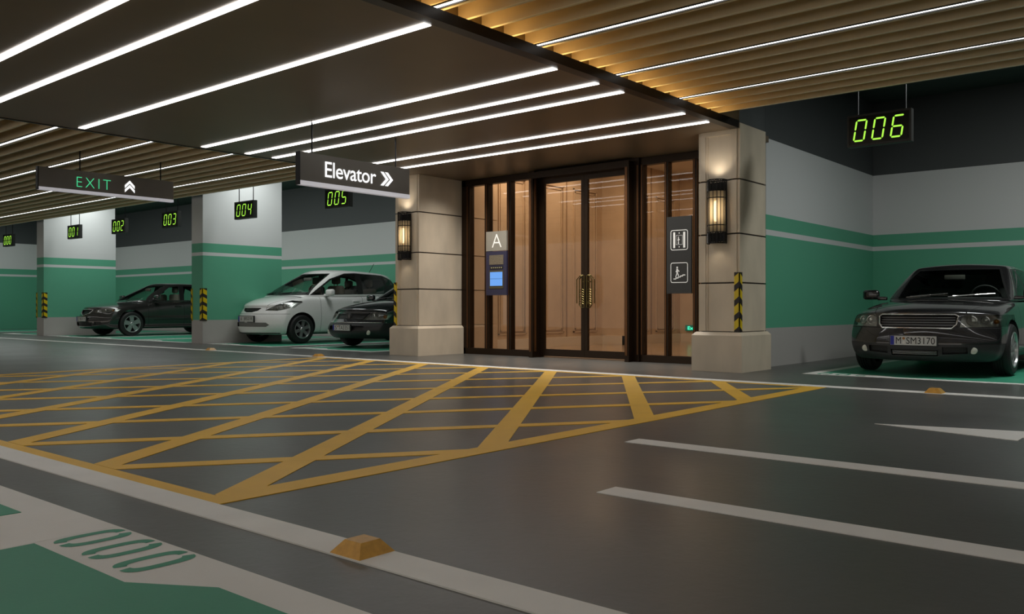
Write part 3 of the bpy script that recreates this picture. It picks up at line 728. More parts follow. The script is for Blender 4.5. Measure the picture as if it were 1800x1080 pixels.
# ================================================================== HANGING DIRECTION SIGNS
def chevrons(mb, s0, z0, size, t, place, up):
    for k in (0, 1):
        o = k*size*0.42
        pts = [(0+o, size), (size*0.30+o, size), (size*0.80+o, size/2), (size*0.30+o, 0), (0+o, 0), (size*0.5+o, size/2)]
        if k == 0: pts = [(0, size), (size*0.30, size), (size*0.80, size/2), (size*0.30, 0), (0, 0), (size*0.5, size/2)]
        if up: pts = [(b_, a) for a, b_ in pts]
        mb.add([place(s0+a, z0+b_) for a, b_ in pts], [(0, 1, 2, 5), (5, 2, 3, 4)])
def hanging_sign(name, x, y0, y1, z0, z1, rods, ztop, label, txt, tm, tbox, chev):
    r = root(name, (x, (y0+y1)/2, z0), label, 'sign', 'hanging direction signs')
    lip = (z1-z0)*0.13
    MB().box(x-0.08, x, y0, y1, z0+lip, z1).build('sign_panel', M_SIGN, r)
    MB().box(x-0.09, x+0.01, y0, y1, z0, z0+lip).build('lower_lip', M_SIGNLIP, r)
    MB().box(x-0.085, x+0.004, y0-0.02, y0, z0, z1).build('end_cap', M_BLACKM, r)
    xt = x+0.012
    mb = MB(); add_text(mb, txt[0], tbox[0], tbox[1], tbox[2], tbox[3], lambda a, b_: (xt, a, b_), **txt[1])
    mb.build('lettering', tm, r)
    mb = MB(); chevrons(mb, chev[0], chev[1], chev[2], 0, lambda a, b_: (xt, a, b_), chev[3]); mb.build('chevron_arrow', M_WTEXT, r)
    for yy in rods: MB().tube([(x-0.04, yy, z1), (x-0.04, yy, ztop)], 0.012, 6).build('hanger_rod', M_BLACKM, r)
hanging_sign('elevator_sign', -10.5, 7.66, 9.83, 2.80, 3.285, (7.90, 9.56), 3.76, 'hanging sign reading Elevator with white double arrow',
             ('Elevator', dict(bold=0.006, space=0.96)), M_WTEXT, (8.10, 9.10, 2.955, 3.19), (9.19, 2.95, 0.22, False))
hanging_sign('exit_direction_sign', -17.0, 6.59, 9.23, 3.19, 3.62, (7.35, 8.97), 4.42, 'hanging sign reading EXIT in green with white upward arrows',
             ('EXIT', dict(bold=-0.02, space=1.25)), M_GTEXT, (7.27, 7.92, 3.31, 3.50), (8.20, 3.295, 0.20, True))

#CARS
# ================================================================== CARS
def car_paint(name, color, flake=0.0, rough=0.22):
    return mat(name, color, rough, flake, coat=1.0, noise=0.02, nscale=30)
M_MESH = mat('grey intake mesh', (0.22, 0.22, 0.21), 0.6, noise=0.15, nscale=60)
M_SEAM = mat('panel gap', (0.004, 0.004, 0.004), 0.8, noise=0.02)
M_TYRE = mat('tyre rubber', (0.012, 0.012, 0.012), 0.6, noise=0.1, nscale=20)
M_WELL = mat('wheel well liner', (0.006, 0.006, 0.006), 0.9, noise=0.02)
M_CHROME = mat('chrome', (0.75, 0.74, 0.72), 0.22, 0.9, noise=0.02)
M_SILVER = mat('lamp reflector silver', (0.72, 0.71, 0.68), 0.28, 0.6, noise=0.05)
M_RIM = mat('silver alloy', (0.46, 0.47, 0.47), 0.28, 0.75, noise=0.03)
M_TRIM = mat('black window trim', (0.010, 0.010, 0.010), 0.35, noise=0.03)
M_GLASS_C = glass('car window glass', (0.74, 0.80, 0.77), 0.03)
M_GLASS_W = glass('pale car window glass', (0.78, 0.82, 0.80), 0.03)
M_LENS = glass('lamp lens', (0.9, 0.93, 0.92), 0.06)
M_AMBER = mat('amber lamp', (0.45, 0.19, 0.04), 0.3, noise=0.05)
M_FOG = mat('fog lamp glass', (0.62, 0.63, 0.55), 0.25, noise=0.05)
M_SEAT_D = mat('dark seat cloth', (0.085, 0.085, 0.082), 0.85, noise=0.1)
M_SEAT_B = mat('brown grey seat cloth', (0.30, 0.24, 0.20), 0.85, noise=0.1)
M_CABIN = mat('dark cabin lining', (0.05, 0.05, 0.05), 0.8, noise=0.05)
M_PLATE = mat('number plate white', (0.62, 0.62, 0.60), 0.45, noise=0.03)
M_PBLUE = mat('number plate blue', (0.02, 0.03, 0.35), 0.45, noise=0.03)
M_PTXT = mat('number plate black', (0.01, 0.01, 0.01), 0.5, noise=0.02)

def interp(tab, y):
    """smooth interpolation in a table [(y, v...)]"""
    if y <= tab[0][0]: return tab[0][1:]
    if y >= tab[-1][0]: return tab[-1][1:]
    for i in range(len(tab)-1):
        a, b_ = tab[i], tab[i+1]
        if a[0] <= y <= b_[0]:
            t = (y-a[0])/(b_[0]-a[0])
            return tuple(p+(q-p)*t for p, q in zip(a[1:], b_[1:]))
def box_grid(nx, ny, nz, pos):
    """closed box of quads; pos(i, j, k) gives each surface vertex"""
    idx = {}; vs = []; fs = []
    def V(i, j, k):
        if (i, j, k) not in idx: idx[(i, j, k)] = len(vs); vs.append(Vector(pos(i, j, k)))
        return idx[(i, j, k)]
    for i in range(nx):
        for j in range(ny):
            fs.append((V(i, j, 0), V(i, j+1, 0), V(i+1, j+1, 0), V(i+1, j, 0)))
            fs.append((V(i, j, nz), V(i+1, j, nz), V(i+1, j+1, nz), V(i, j+1, nz)))
    for i in range(nx):
        for k in range(nz):
            fs.append((V(i, 0, k), V(i+1, 0, k), V(i+1, 0, k+1), V(i, 0, k+1)))
            fs.append((V(i, ny, k), V(i, ny, k+1), V(i+1, ny, k+1), V(i+1, ny, k)))
    for j in range(ny):
        for k in range(nz):
            fs.append((V(0, j, k), V(0, j, k+1), V(0, j+1, k+1), V(0, j+1, k)))
            fs.append((V(nx, j, k), V(nx, j+1, k), V(nx, j+1, k+1), V(nx, j, k+1)))
    return vs, fs, idx
def subdiv(vs, fs, levels, cutters=(), mats=None):
    me = bpy.data.meshes.new('cage'); me.from_pydata(vs, [], fs)
    bm = bmesh.new(); bm.from_mesh(me); bmesh.ops.recalc_face_normals(bm, faces=bm.faces[:]); bm.to_mesh(me); bm.free()
    ob = bpy.data.objects.new('cage', me); COL.objects.link(ob)
    for m in (mats or []): me.materials.append(m)
    md = ob.modifiers.new('s', 'SUBSURF'); md.levels = levels; md.render_levels = levels
    obs = []
    for c in cutters:
        b_ = ob.modifiers.new('b', 'BOOLEAN'); b_.operation = 'DIFFERENCE'; b_.object = c; b_.solver = 'EXACT'; obs.append(c)
    dg = bpy.context.evaluated_depsgraph_get(); dg.update()
    out = bpy.data.meshes.new_from_object(ob.evaluated_get(dg))
    bpy.data.objects.remove(ob); bpy.data.meshes.remove(me)
    bm = bmesh.new(); bm.from_mesh(out); bpy.data.meshes.remove(out)
    return bm
def inside(poly, p):
    s = 0
    for i in range(len(poly)):
        a, b_ = poly[i], poly[(i+1) % len(poly)]
        c = (b_[0]-a[0])*(p[1]-a[1])-(b_[1]-a[1])*(p[0]-a[0])
        if abs(c) < 1e-12: continue
        if s == 0: s = 1 if c > 0 else -1
        elif (c > 0) != (s > 0): return False
    return True
def cut_region(bm, poly, view, pred=lambda c, n: True):
    """cut a convex outline into the surface as seen from the front (x,z), side (y,z) or top (x,y)"""
    A, B = {'front': (0, 2), 'side': (1, 2), 'top': (0, 1)}[view]
    lo = [min(p[k] for p in poly) for k in (0, 1)]; hi = [max(p[k] for p in poly) for k in (0, 1)]
    def cand():
        out = []
        for f in bm.faces:
            xs = [v.co[A] for v in f.verts]; ys = [v.co[B] for v in f.verts]
            if max(xs) < lo[0] or min(xs) > hi[0] or max(ys) < lo[1] or min(ys) > hi[1]: continue
            if pred(f.calc_center_median(), f.normal): out.append(f)
        return out
    for i in range(len(poly)):
        a, b_ = poly[i], poly[(i+1) % len(poly)]
        fs = cand()
        if not fs: return []
        co = [0, 0, 0]; co[A] = a[0]; co[B] = a[1]
        no = [0, 0, 0]; no[A] = b_[1]-a[1]; no[B] = -(b_[0]-a[0])
        es = {e for f in fs for e in f.edges}; vv = {v for f in fs for v in f.verts}
        bmesh.ops.bisect_plane(bm, geom=list(fs)+list(es)+list(vv), dist=1e-6, plane_co=co, plane_no=no)
    bm.normal_update()
    return [f for f in cand() if inside(poly, (f.calc_center_median()[A], f.calc_center_median()[B]))]
def faces_mb(faces, off=(0, 0, 0)):
    mb = MB(); ids = {}; vs = []; fs = []
    for f in faces:
        t = []
        for v in f.verts:
            if v.index not in ids or True:
                key = tuple(round(c, 5) for c in v.co)
                if key not in ids: ids[key] = len(vs); vs.append(v.co+Vector(off))
                t.append(ids[key])
        fs.append(tuple(t))
    return mb.add(vs, fs)
def sink(bm, faces, vec, mi_wall, mi_floor):
    """push a region inwards to make a recess"""
    r = bmesh.ops.extrude_face_region(bm, geom=faces)
    nv = [g for g in r['geom'] if isinstance(g, bmesh.types.BMVert)]; nf = [g for g in r['geom'] if isinstance(g, bmesh.types.BMFace)]
    old = [f for f in faces if f.is_valid and f not in nf]
    for v in nv: v.co += Vector(vec)
    s = set(nf); walls = {f for v in nv for f in v.link_faces}-s
    for f in walls: f.material_index = mi_wall
    for f in nf: f.material_index = mi_floor
    if old: bmesh.ops.delete(bm, geom=old, context='FACES_ONLY')
def mirrored(poly): return [(-p[0], p[1]) for p in poly]
def arc_poly(pts): return pts

def wheel(car, x, y, r, w, side, spokes, rimr, style):
    """side +1: outer face looks to +x"""
    mb = MB()
    prof = [(rimr*0.97, -w/2), (r*0.90, -w/2), (r*0.975, -w*0.40), (r, -w*0.28)]
    for k in (-0.14, 0.0, 0.14):
        prof += [(r, w*(k-0.03)), (r-0.008, w*(k-0.02)), (r-0.008, w*(k+0.02)), (r, w*(k+0.03))]
    prof += [(r, w*0.28), (r*0.975, w*0.40), (r*0.90, w/2), (r*0.80, w/2+0.004), (rimr*0.97, w/2-0.004)]
    mb.lathe(prof, (x, y, r), 'x', 48, cap=False)
    t = mb.build('wheel', M_TYRE, car, unit=1, smooth=30, local=True)
    rb = MB(); o = w/2*side
    # rim barrel, lip and dish
    rb.lathe([(rimr*1.02, o-side*0.012), (rimr*1.02, o+side*0.004), (rimr*0.95, o+side*0.006), (rimr*0.90, o-side*0.02), (rimr*0.88, o-side*0.10)], (x, y, r), 'x', 40, cap=False)
    dish = MB()
    for k in range(spokes):
        a = 2*PI*k/spokes+0.3; wd = style[0]; wo = style[1]
        def P(rad, tang, dx):
            c, s_ = math.cos(a), math.sin(a)
            return (x+o+side*dx, y+rad*c-tang*s_, r+rad*s_+tang*c)
        tw = style[2]
        vs = [P(rimr*0.16, -wd, -0.012), P(rimr*0.16, wd, -0.012), P(rimr*0.93, wo+tw, -0.012), P(rimr*0.93, -wo+tw, -0.012),
              P(rimr*0.16, -wd, -0.05), P(rimr*0.16, wd, -0.05), P(rimr*0.93, wo+tw, -0.045), P(rimr*0.93, -wo+tw, -0.045)]
        rb.add(vs, [(0, 1, 2, 3), (7, 6, 5, 4), (0, 4, 5, 1), (1, 5, 6, 2), (2, 6, 7, 3), (3, 7, 4, 0)])
    rb.lathe([(rimr*0.24, o-side*0.05), (rimr*0.24, o-side*0.012), (rimr*0.17, o-side*0.002), (rimr*0.08, o)], (x, y, r), 'x', 20)
    rb.build('rim', M_RIM, t, unit=1, smooth=30, local=True)
    bd = MB().lathe([(rimr*0.90, o-side*0.115), (rimr*0.90, o-side*0.10)], (x, y, r), 'x', 28)
    bd.build('brake_drum', M_WELL, t, unit=1, local=True)
    return t

def make_car(S):
    K = S['scale']; L, Wd = S['L'], S['W']; S['loc'] = (S['loc'][0], S['loc'][1], 0.009)
    car = root('car', S['loc'], S['label'], 'car', None)
    paint = S['paint']; Y = S['lower']; nx = 8
    fxs = [-1, -0.8, -0.55, -0.27, 0, 0.27, 0.55, 0.8, 1]
    ts = [0, 0.16, 0.42, 0.66, 0.88, 1.0]; wm = S.get('wm', [0.90, 0.965, 1.0, 0.99, 0.965, 0.93])
    ny = len(Y)-1; nz = len(ts)-1; yf = S['yfront']; yr = S['yrear']
    def pos(i, j, k):
        y, zb, zs, zt, wf = Y[j]; fx = fxs[i]; t = ts[k]
        w = Wd*wf*wm[k]
        z = zb+(zs-zb)*t
        if k == nz: z = zs+(zt-zs)*(1-abs(fx)**S.get('crown', 2.2))
        x = fx*w
        bow = S['bow']*abs(fx)**2.4*max(0, 1-y/S['bowlen'])
        bowr = 0.16*abs(fx)**2.4*max(0, 1-(L-y)/0.6)
        yy = y+bow-bowr
        if j == 0: yy += yf[k]
        if j == 1: yy += yf[k]*0.35
        if j == ny: yy -= yr[k]
        return (x, yy, z)
    vs, fs, idx = box_grid(nx, ny, nz, pos)
    cut = []
    for wy in (S['fa'], S['ra']):
        for sx in (-1, 1):
            m = MB(); rr = S['wr']*1.13; xa, xb = sorted((sx*(Wd-0.30), sx*(Wd+0.25)))
            m.lathe([(rr, xa), (rr, xb)], (0, wy, S['wr']+0.012), 'x', 56)
            c = m.build('cutter', M_WELL, None, unit=1); cut.append(c)
            c.data.transform(Matrix.Translation(c.location)); c.location = (0, 0, 0)
            c.data.materials.clear(); c.data.materials.append(paint); c.data.materials.append(M_WELL)
            for p in c.data.polygons: p.material_index = 1
    # order of body materials: 0 paint, 1 well, 2 seam, 3 plastic, 4 silver, 5 dark cabin, 6 trim, 7 grille black
    BM = [paint, M_WELL, M_SEAM, S.get('plastic', M_BLACKP), M_SILVER, M_CABIN, M_TRIM, M_BLACKP, M_MESH]
    bm = subdiv(vs, fs, 3, cut, BM)
    for c in cut:
        me = c.data; bpy.data.objects.remove(c); bpy.data.meshes.remove(me)
    bm.normal_update()
    front = lambda c, n: n.y < -0.12 and c.y < 1.1 and n.z < 0.93
    frontw = lambda c, n: c.y < 1.15 and (n.y < -0.05) and n.z < 0.97
    # lower plastic / valance
    for poly, mi in S.get('front_paint', []):
        for f in cut_region(bm, poly, 'front', lambda c, n: c.y < S.get('plast_y', 0.75) and n.y < 0.3):
            if f.material_index == 0: f.material_index = mi
    for poly, mi in S.get('side_paint', []):
        for f in cut_region(bm, poly, 'side', lambda c, n: abs(n.x) > 0.35 and abs(c.x) > Wd*0.6):
            if f.material_index == 0: f.material_index = mi
    # seams
    for poly in S.get('side_seams', []):
        for f in cut_region(bm, poly, 'side', lambda c, n: abs(n.x) > 0.4 and abs(c.x) > Wd*0.6):
            if f.material_index == 0: f.material_index = 2
    for poly in S.get('top_seams', []):
        for f in cut_region(bm, poly, 'top', lambda c, n: n.z > 0.3):
            if f.material_index == 0: f.material_index = 2
    for poly in S.get('front_seams', []):
        for f in cut_region(bm, poly, 'front', frontw):
            if f.material_index == 0: f.material_index = 2
    # cabin footprint on the deck
    g = S['gh']; foot = [(-g['wb'][1]*0.93, g['yb'][0]+0.12), (g['wb'][1]*0.93, g['yb'][0]+0.12), (g['wb'][-2]*0.93, g['yb'][-1]-0.15), (-g['wb'][-2]*0.93, g['yb'][-1]-0.15)]
    for f in cut_region(bm, foot, 'top', lambda c, n: n.z > 0.5): f.material_index = 5
    # grilles and intakes
    tree_faces = None
    bvh = BVHTree.FromBMesh(bm)
    def fy(x, z):
        h = bvh.ray_cast(Vector((x, -3, z)), Vector((0, 1, 0)))
        return h[0].y if h[0] else 0.2
    for poly, dep, *mi in S.get('intakes', []):
        fsx = cut_region(bm, poly, 'front', front)
        if fsx: sink(bm, fsx, (0, dep, 0), 7, mi[0] if mi else 7)
    # headlamps
    lens = []
    for poly in (S['lamp'], mirrored(S['lamp'])):
        fsx = cut_region(bm, poly, 'front', lambda c, n: c.y < S.get('lampy', 1.1) and n.y < 0.05 and n.z < 0.985)
        bm.verts.index_update()
        lens.append((faces_mb(fsx), poly))
        if fsx:
            sgn = 1 if poly[0][0] > 0 else -1
            sink(bm, fsx, (-0.03*sgn, 0.07, 0), 4, 4)
    # ---- greenhouse
    yb, yt, wb, wt, zbf, ztf = g['yb'], g['yt'], g['wb'], g['wt'], g['zb'], g['zt']
    gx = [-1, -0.86, -0.45, 0, 0.45, 0.86, 1]; gn = len(yb)-1; tk = [0, 0.12, 0.5, 0.86, 1]
    def gpos(i, j, k):
        t = tk[k]; fx = gx[i]
        yy = yb[j]+(yt[j]-yb[j])*t; w = wb[j]+(wt[j]-wb[j])*t+0.025*math.sin(PI*t)
        z = zbf[j]+(ztf[j]-zbf[j])*t
        if k == 4: z += g['crown']*(1-abs(fx)**2)
        e0 = max(0, 1-j/1.5); e1 = max(0, 1-(gn-j)/1.5)
        yy += g['bow']*abs(fx)**2*e0 - 0.10*abs(fx)**2*e1
        if j == 0: yy -= 0.035*math.sin(PI*t)
        return (fx*w, yy, z)
    gv, gf, gi = box_grid(6, gn, 4, gpos)
    gb = subdiv(gv, gf, 3, (), BM)
    gb.normal_update()
    glassf = []
    def take(poly, view, pred, nm):
        fsx = cut_region(gb, poly, view, pred)
        fsx = [f for f in fsx if f.material_index != 6 or True]
        if not fsx: return
        m = faces_mb(fsx)
        bmesh.ops.delete(gb, geom=fsx, context='FACES')
        glassf.append((m, nm))
    for poly in g.get('trimside', []):
        for f in cut_region(gb, poly, 'side', lambda c, n: abs(n.x) > 0.5): f.material_index = 6
    if 'trimfront' in g:
        for f in cut_region(gb, g['trimfront'], 'front', lambda c, n: n.y < -0.2 and c.y < (yb[0]+yt[1]+0.3)): f.material_index = 6
    take(g['screen'], 'front', lambda c, n: n.y < -0.2 and c.y < yt[0]+0.35 and n.z < 0.97, 'windscreen')
    take(g['rear'], 'front', lambda c, n: n.y > 0.15 and c.y > yt[-1]-0.2, 'rear_window')
    for poly in g['side']:
        for sx in (-1, 1):
            take(poly, 'side', lambda c, n, sx=sx: n.x*sx > 0.5, 'side_window')
    # remove the floor of the greenhouse
    bmesh.ops.delete(gb, geom=[f for f in gb.faces if f.normal.z < -0.7], context='FACES')
    def bm_obj(bmx, name, mats_, parent, sm=38):
        for v in bmx.verts: v.co *= K
        me = bpy.data.meshes.new(name); bmx.to_mesh(me); bmx.free()
        for m in mats_: me.materials.append(m)
        me.shade_smooth(); me.set_sharp_from_angle(angle=math.radians(sm))
        o = bpy.data.objects.new(name, me); COL.objects.link(o); o.parent = parent; ORG[o.name] = ORG[car.name]
        return o
    def put(mb, name, mats_, parent=car, smooth=30, **k):
        return mb.build(name, mats_, parent, unit=K, smooth=smooth, local=True, **k)
    bvg = BVHTree.FromBMesh(gb)
    body = bm_obj(bm, 'body', BM, car)
    roof = bm_obj(gb, 'roof_and_pillars', BM, car)
    for m, nm in glassf: put(m, nm, S.get('glass', M_GLASS_C), smooth=60)
    for m, poly in lens:
        hl = put(m, 'headlight_lens', M_LENS, smooth=60)
        sgn = 1 if poly[0][0] > 0 else -1
        for (lx, lz, lr, kind) in S['lamps']:
            yy = fy(lx*sgn, lz)
            lm = MB().lathe([(lr, yy+0.075), (lr*1.02, yy+0.035), (lr*0.86, yy+0.030), (lr*0.80, yy+0.045), (lr*0.5, yy+0.032), (0.002, yy+0.026)], (lx*sgn, 0, lz), 'y', 20)
            put(lm, 'indicator_lamp' if kind == 'a' else 'lamp', M_AMBER if kind == 'a' else M_SILVER, hl)
    # wheels
    for wy in (S['fa'], S['ra']):
        for sx in (-1, 1):
            t = wheel(car, sx*(S['track']), wy, S['wr'], S.get('ww', 0.205), sx, S['spokes'], S['rimr'], S['spoke'])
            for o in [t]+list(t.children): o.data.transform(Matrix.Scale(K, 4))
    # plate
    px, pz = S['plate']; py = min(fy(px-0.2, pz), fy(px, pz), fy(px+0.2, pz))-0.012
    pl = MB().box(px-0.26, px+0.26, py-0.008, py, pz-0.056, pz+0.056, 0); pl.box(px-0.272, px+0.272, py, py+0.03, pz-0.068, pz+0.068, 1)
    pl.box(px-0.258, px-0.215, py-0.009, py-0.008, pz-0.054, pz+0.054, 2)
    p = put(pl, 'number_plate', [M_PLATE, M_BLACKP, M_PBLUE])
    mb = MB()
    for txt, a, b_ in S['ptext']: add_text(mb, txt, px+a, px+b_, pz-0.040, pz+0.040, lambda u, v: (u, py-0.0095, v), bold=0.0)
    if S.get('seals'):
        for zz, mm in ((pz+0.025, 1), (pz-0.022, 2)):
            mb.lathe([(0.016, py-0.010), (0.016, py-0.0085)], (px-0.105, 0, zz), 'y', 12, mi=mm)
    put(mb, 'plate_lettering', [M_PTXT, M_AMBER, M_SILVER], p, smooth=False)
    # fog lamps
    for (lx, lz, lr) in S.get('fogs', []):
        for sgn in (-1, 1):
            yy = fy(lx*sgn, lz)
            put(MB().lathe([(lr*1.15, yy+0.02), (lr*1.15, yy-0.006), (lr, yy-0.008), (lr*0.6, yy-0.014), (0.002, yy-0.016)], (lx*sgn, 0, lz), 'y', 18), 'fog_lamp', M_FOG)
    # grille bars and surround
    if 'bars' in S:
        mb = MB()
        for (x0, x1, z) in S['bars']:
            n = 10; pth = [(x0+(x1-x0)*i/n, fy(x0+(x1-x0)*i/n, z)+S.get('bard', 0.02), z) for i in range(n+1)]
            mb.tube(pth, S.get('barr', 0.008), 6)
        put(mb, 'grille_bars', S.get('barm', M_CHROME))
    for ring, rr, mm, nm in S.get('rings', []):
        pts = []
        for i in range(len(ring)):
            a, b_ = ring[i], ring[(i+1) % len(ring)]
            for q in range(4):
                t = q/4; x = a[0]+(b_[0]-a[0])*t; z = a[1]+(b_[1]-a[1])*t
                pts.append((x, fy(x, z)-0.002, z))
        # the recess may swallow a hit: keep the run smooth
        put(MB().tube(pts, rr, 6, closed=True), nm, mm)
    for (x0, x1, z, rr, mm, nm) in S.get('strips', []):
        n = 24; pts = []
        for i in range(n+1):
            x = x0+(x1-x0)*i/n; pts.append((x, fy(x, z)-0.004, z))
        put(MB().tube(pts, rr, 6), nm, mm)
    if 'emblem' in S:
        ex, ez, er = S['emblem']; yy = fy(ex, ez)-0.012
        put(MB().lathe([(er, yy+0.05), (er, yy), (er*0.8, yy-0.004), (er*0.7, yy+0.004), (0.002, yy)], (ex, 0, ez), 'y', 24), 'grille_badge', S.get('emb_m', M_SILVER))
    # door handles, mirrors, wipers
    def sx_at(y, z, tree, sgn):
        h = tree.ray_cast(Vector((sgn*3, y, z)), Vector((-sgn, 0, 0)))
        return h[0].x if h[0] else sgn*Wd*0.9
    for (hy, hz) in S['handles']:
        for sgn in (-1, 1):
            x = sx_at(hy, hz, bvh, sgn)
            put(MB().cbox(min(x, x+sgn*0.028), max(x, x+sgn*0.028), hy-0.09, hy+0.09, hz-0.016, hz+0.016, 0.008), 'door_handle', S.get('handle_m', paint))
    my, mz = S['mirror']
    for sgn in (-1, 1):
        x = sgn*(Wd*0.93); xo = sgn*(Wd+0.20)
        m = MB()
        m.cbox(min(x+sgn*0.045, xo), max(x+sgn*0.045, xo), my-0.055, my+0.05, mz-0.01, mz+0.125, 0.035)
        m.cbox(min(x-sgn*0.06, x+sgn*0.07), max(x-sgn*0.06, x+sgn*0.07), my-0.025, my+0.03, mz-0.02, mz+0.03, 0.012)
        w_ = put(m, 'wing_mirror', paint, smooth=50)
        put(MB().box(min(x+sgn*0.075, xo-sgn*0.03), max(x+sgn*0.075, xo-sgn*0.03), my+0.05, my+0.054, mz+0.015, mz+0.10), 'mirror_glass', M_CHROME, w_, smooth=False)
    def screen_pt(x, z, lift=0.012):
        yy = None
        for m, nm in glassf:
            if nm == 'windscreen':
                best = min(m.v, key=lambda v: (v[0]-x)**2+(v[2]-z)**2); yy = best[1]
        return (x, (yy if yy is not None else yb[0])-lift, z)
    if S.get('wipers', True):
        zb = g['screen'][0][1]
        for a, b_ in S['wiper']:
            mb = MB(); n = 8
            mb.tube([screen_pt(a[0]+(b_[0]-a[0])*i/n, a[1]+(b_[1]-a[1])*i/n) for i in range(n+1)], 0.006, 5)
            mx_ = (a[0]*0.45+b_[0]*0.55, a[1]*0.45+b_[1]*0.55)
            mb.tube([screen_pt(a[0]*1.0-0.05, a[1]-0.012, 0.035), screen_pt(*mx_, 0.03)], 0.008, 5)
            put(mb, 'wiper', S.get('wiper_m', M_BLACKP))
    # seats
    for (sx_, sy, zz) in S['seats']:
        m = MB(); m.cbox(sx_-0.24, sx_+0.24, sy, sy+0.13, zz-0.45, zz, 0.05)
        put(m, 'seat_back', S['seatm'], smooth=50)
        m = MB(); m.cbox(sx_-0.12, sx_+0.12, sy+0.02, sy+0.11, zz+0.035, zz+0.20, 0.04); m.tube([(sx_-0.05, sy+0.06, zz-0.02), (sx_-0.05, sy+0.06, zz+0.05)], 0.008, 5); m.tube([(sx_+0.05, sy+0.06, zz-0.02), (sx_+0.05, sy+0.06, zz+0.05)], 0.008, 5)
        put(m, 'headrest', S['seatm'], smooth=50)
    # dashboard, wheel and mirror
    dy = yb[0]+0.26; dz = S['dash']
    put(MB().cbox(-g['wb'][1]*0.80, g['wb'][1]*0.80, dy+0.10, dy+0.45, dz-0.14, dz-0.01, 0.03), 'dashboard', M_CABIN)
    stx = S['steer']
    put(MB().tube([(stx+0.18*math.cos(2*PI*i/20), dy+0.52-0.06*math.sin(2*PI*i/20), dz-0.02+0.17*math.sin(2*PI*i/20)) for i in range(20)], 0.014, 6, closed=True), 'steering_wheel', S['seatm'])
    mq = screen_pt(0, g['screen'][2][1]-0.10, -0.10)
    put(MB().cbox(-0.13, 0.13, mq[1], mq[1]+0.03, mq[2]-0.035, mq[2]+0.03, 0.01), 'rear_view_mirror', S.get('rvm', M_SEAT_B))
    # window frame lines
    for pts, rr, mm in S.get('side_tubes', []):
        for sgn in (-1, 1):
            pp = []
            for i in range(len(pts)-1):
                for q in range(6):
                    t = q/6; y = pts[i][0]+(pts[i+1][0]-pts[i][0])*t; z = pts[i][1]+(pts[i+1][1]-pts[i][1])*t
                    h = bvg.ray_cast(Vector((sgn*3, y, z)), Vector((-sgn, 0, 0)))
                    if h[0] is not None and abs(h[0].x) > 0.35: pp.append((h[0].x+sgn*0.003, y, z))
            if len(pp) > 2: put(MB().tube(pp, rr, 6), 'window_trim', mm)
    for (nm, mm, fn) in S.get('extra', []): put(fn(fy, sx_at, bvh), nm, mm)
    return car

def vseam(y, z0, z1, w=0.007, lean=0.0): return [(y-w/2, z0), (y+w/2, z0), (y+w/2+lean, z1), (y-w/2+lean, z1)]
def hseam(z, y0, y1, w=0.006, rise=0.0): return [(y0, z-w/2), (y1, z-w/2+rise), (y1, z+w/2+rise), (y0, z+w/2)]

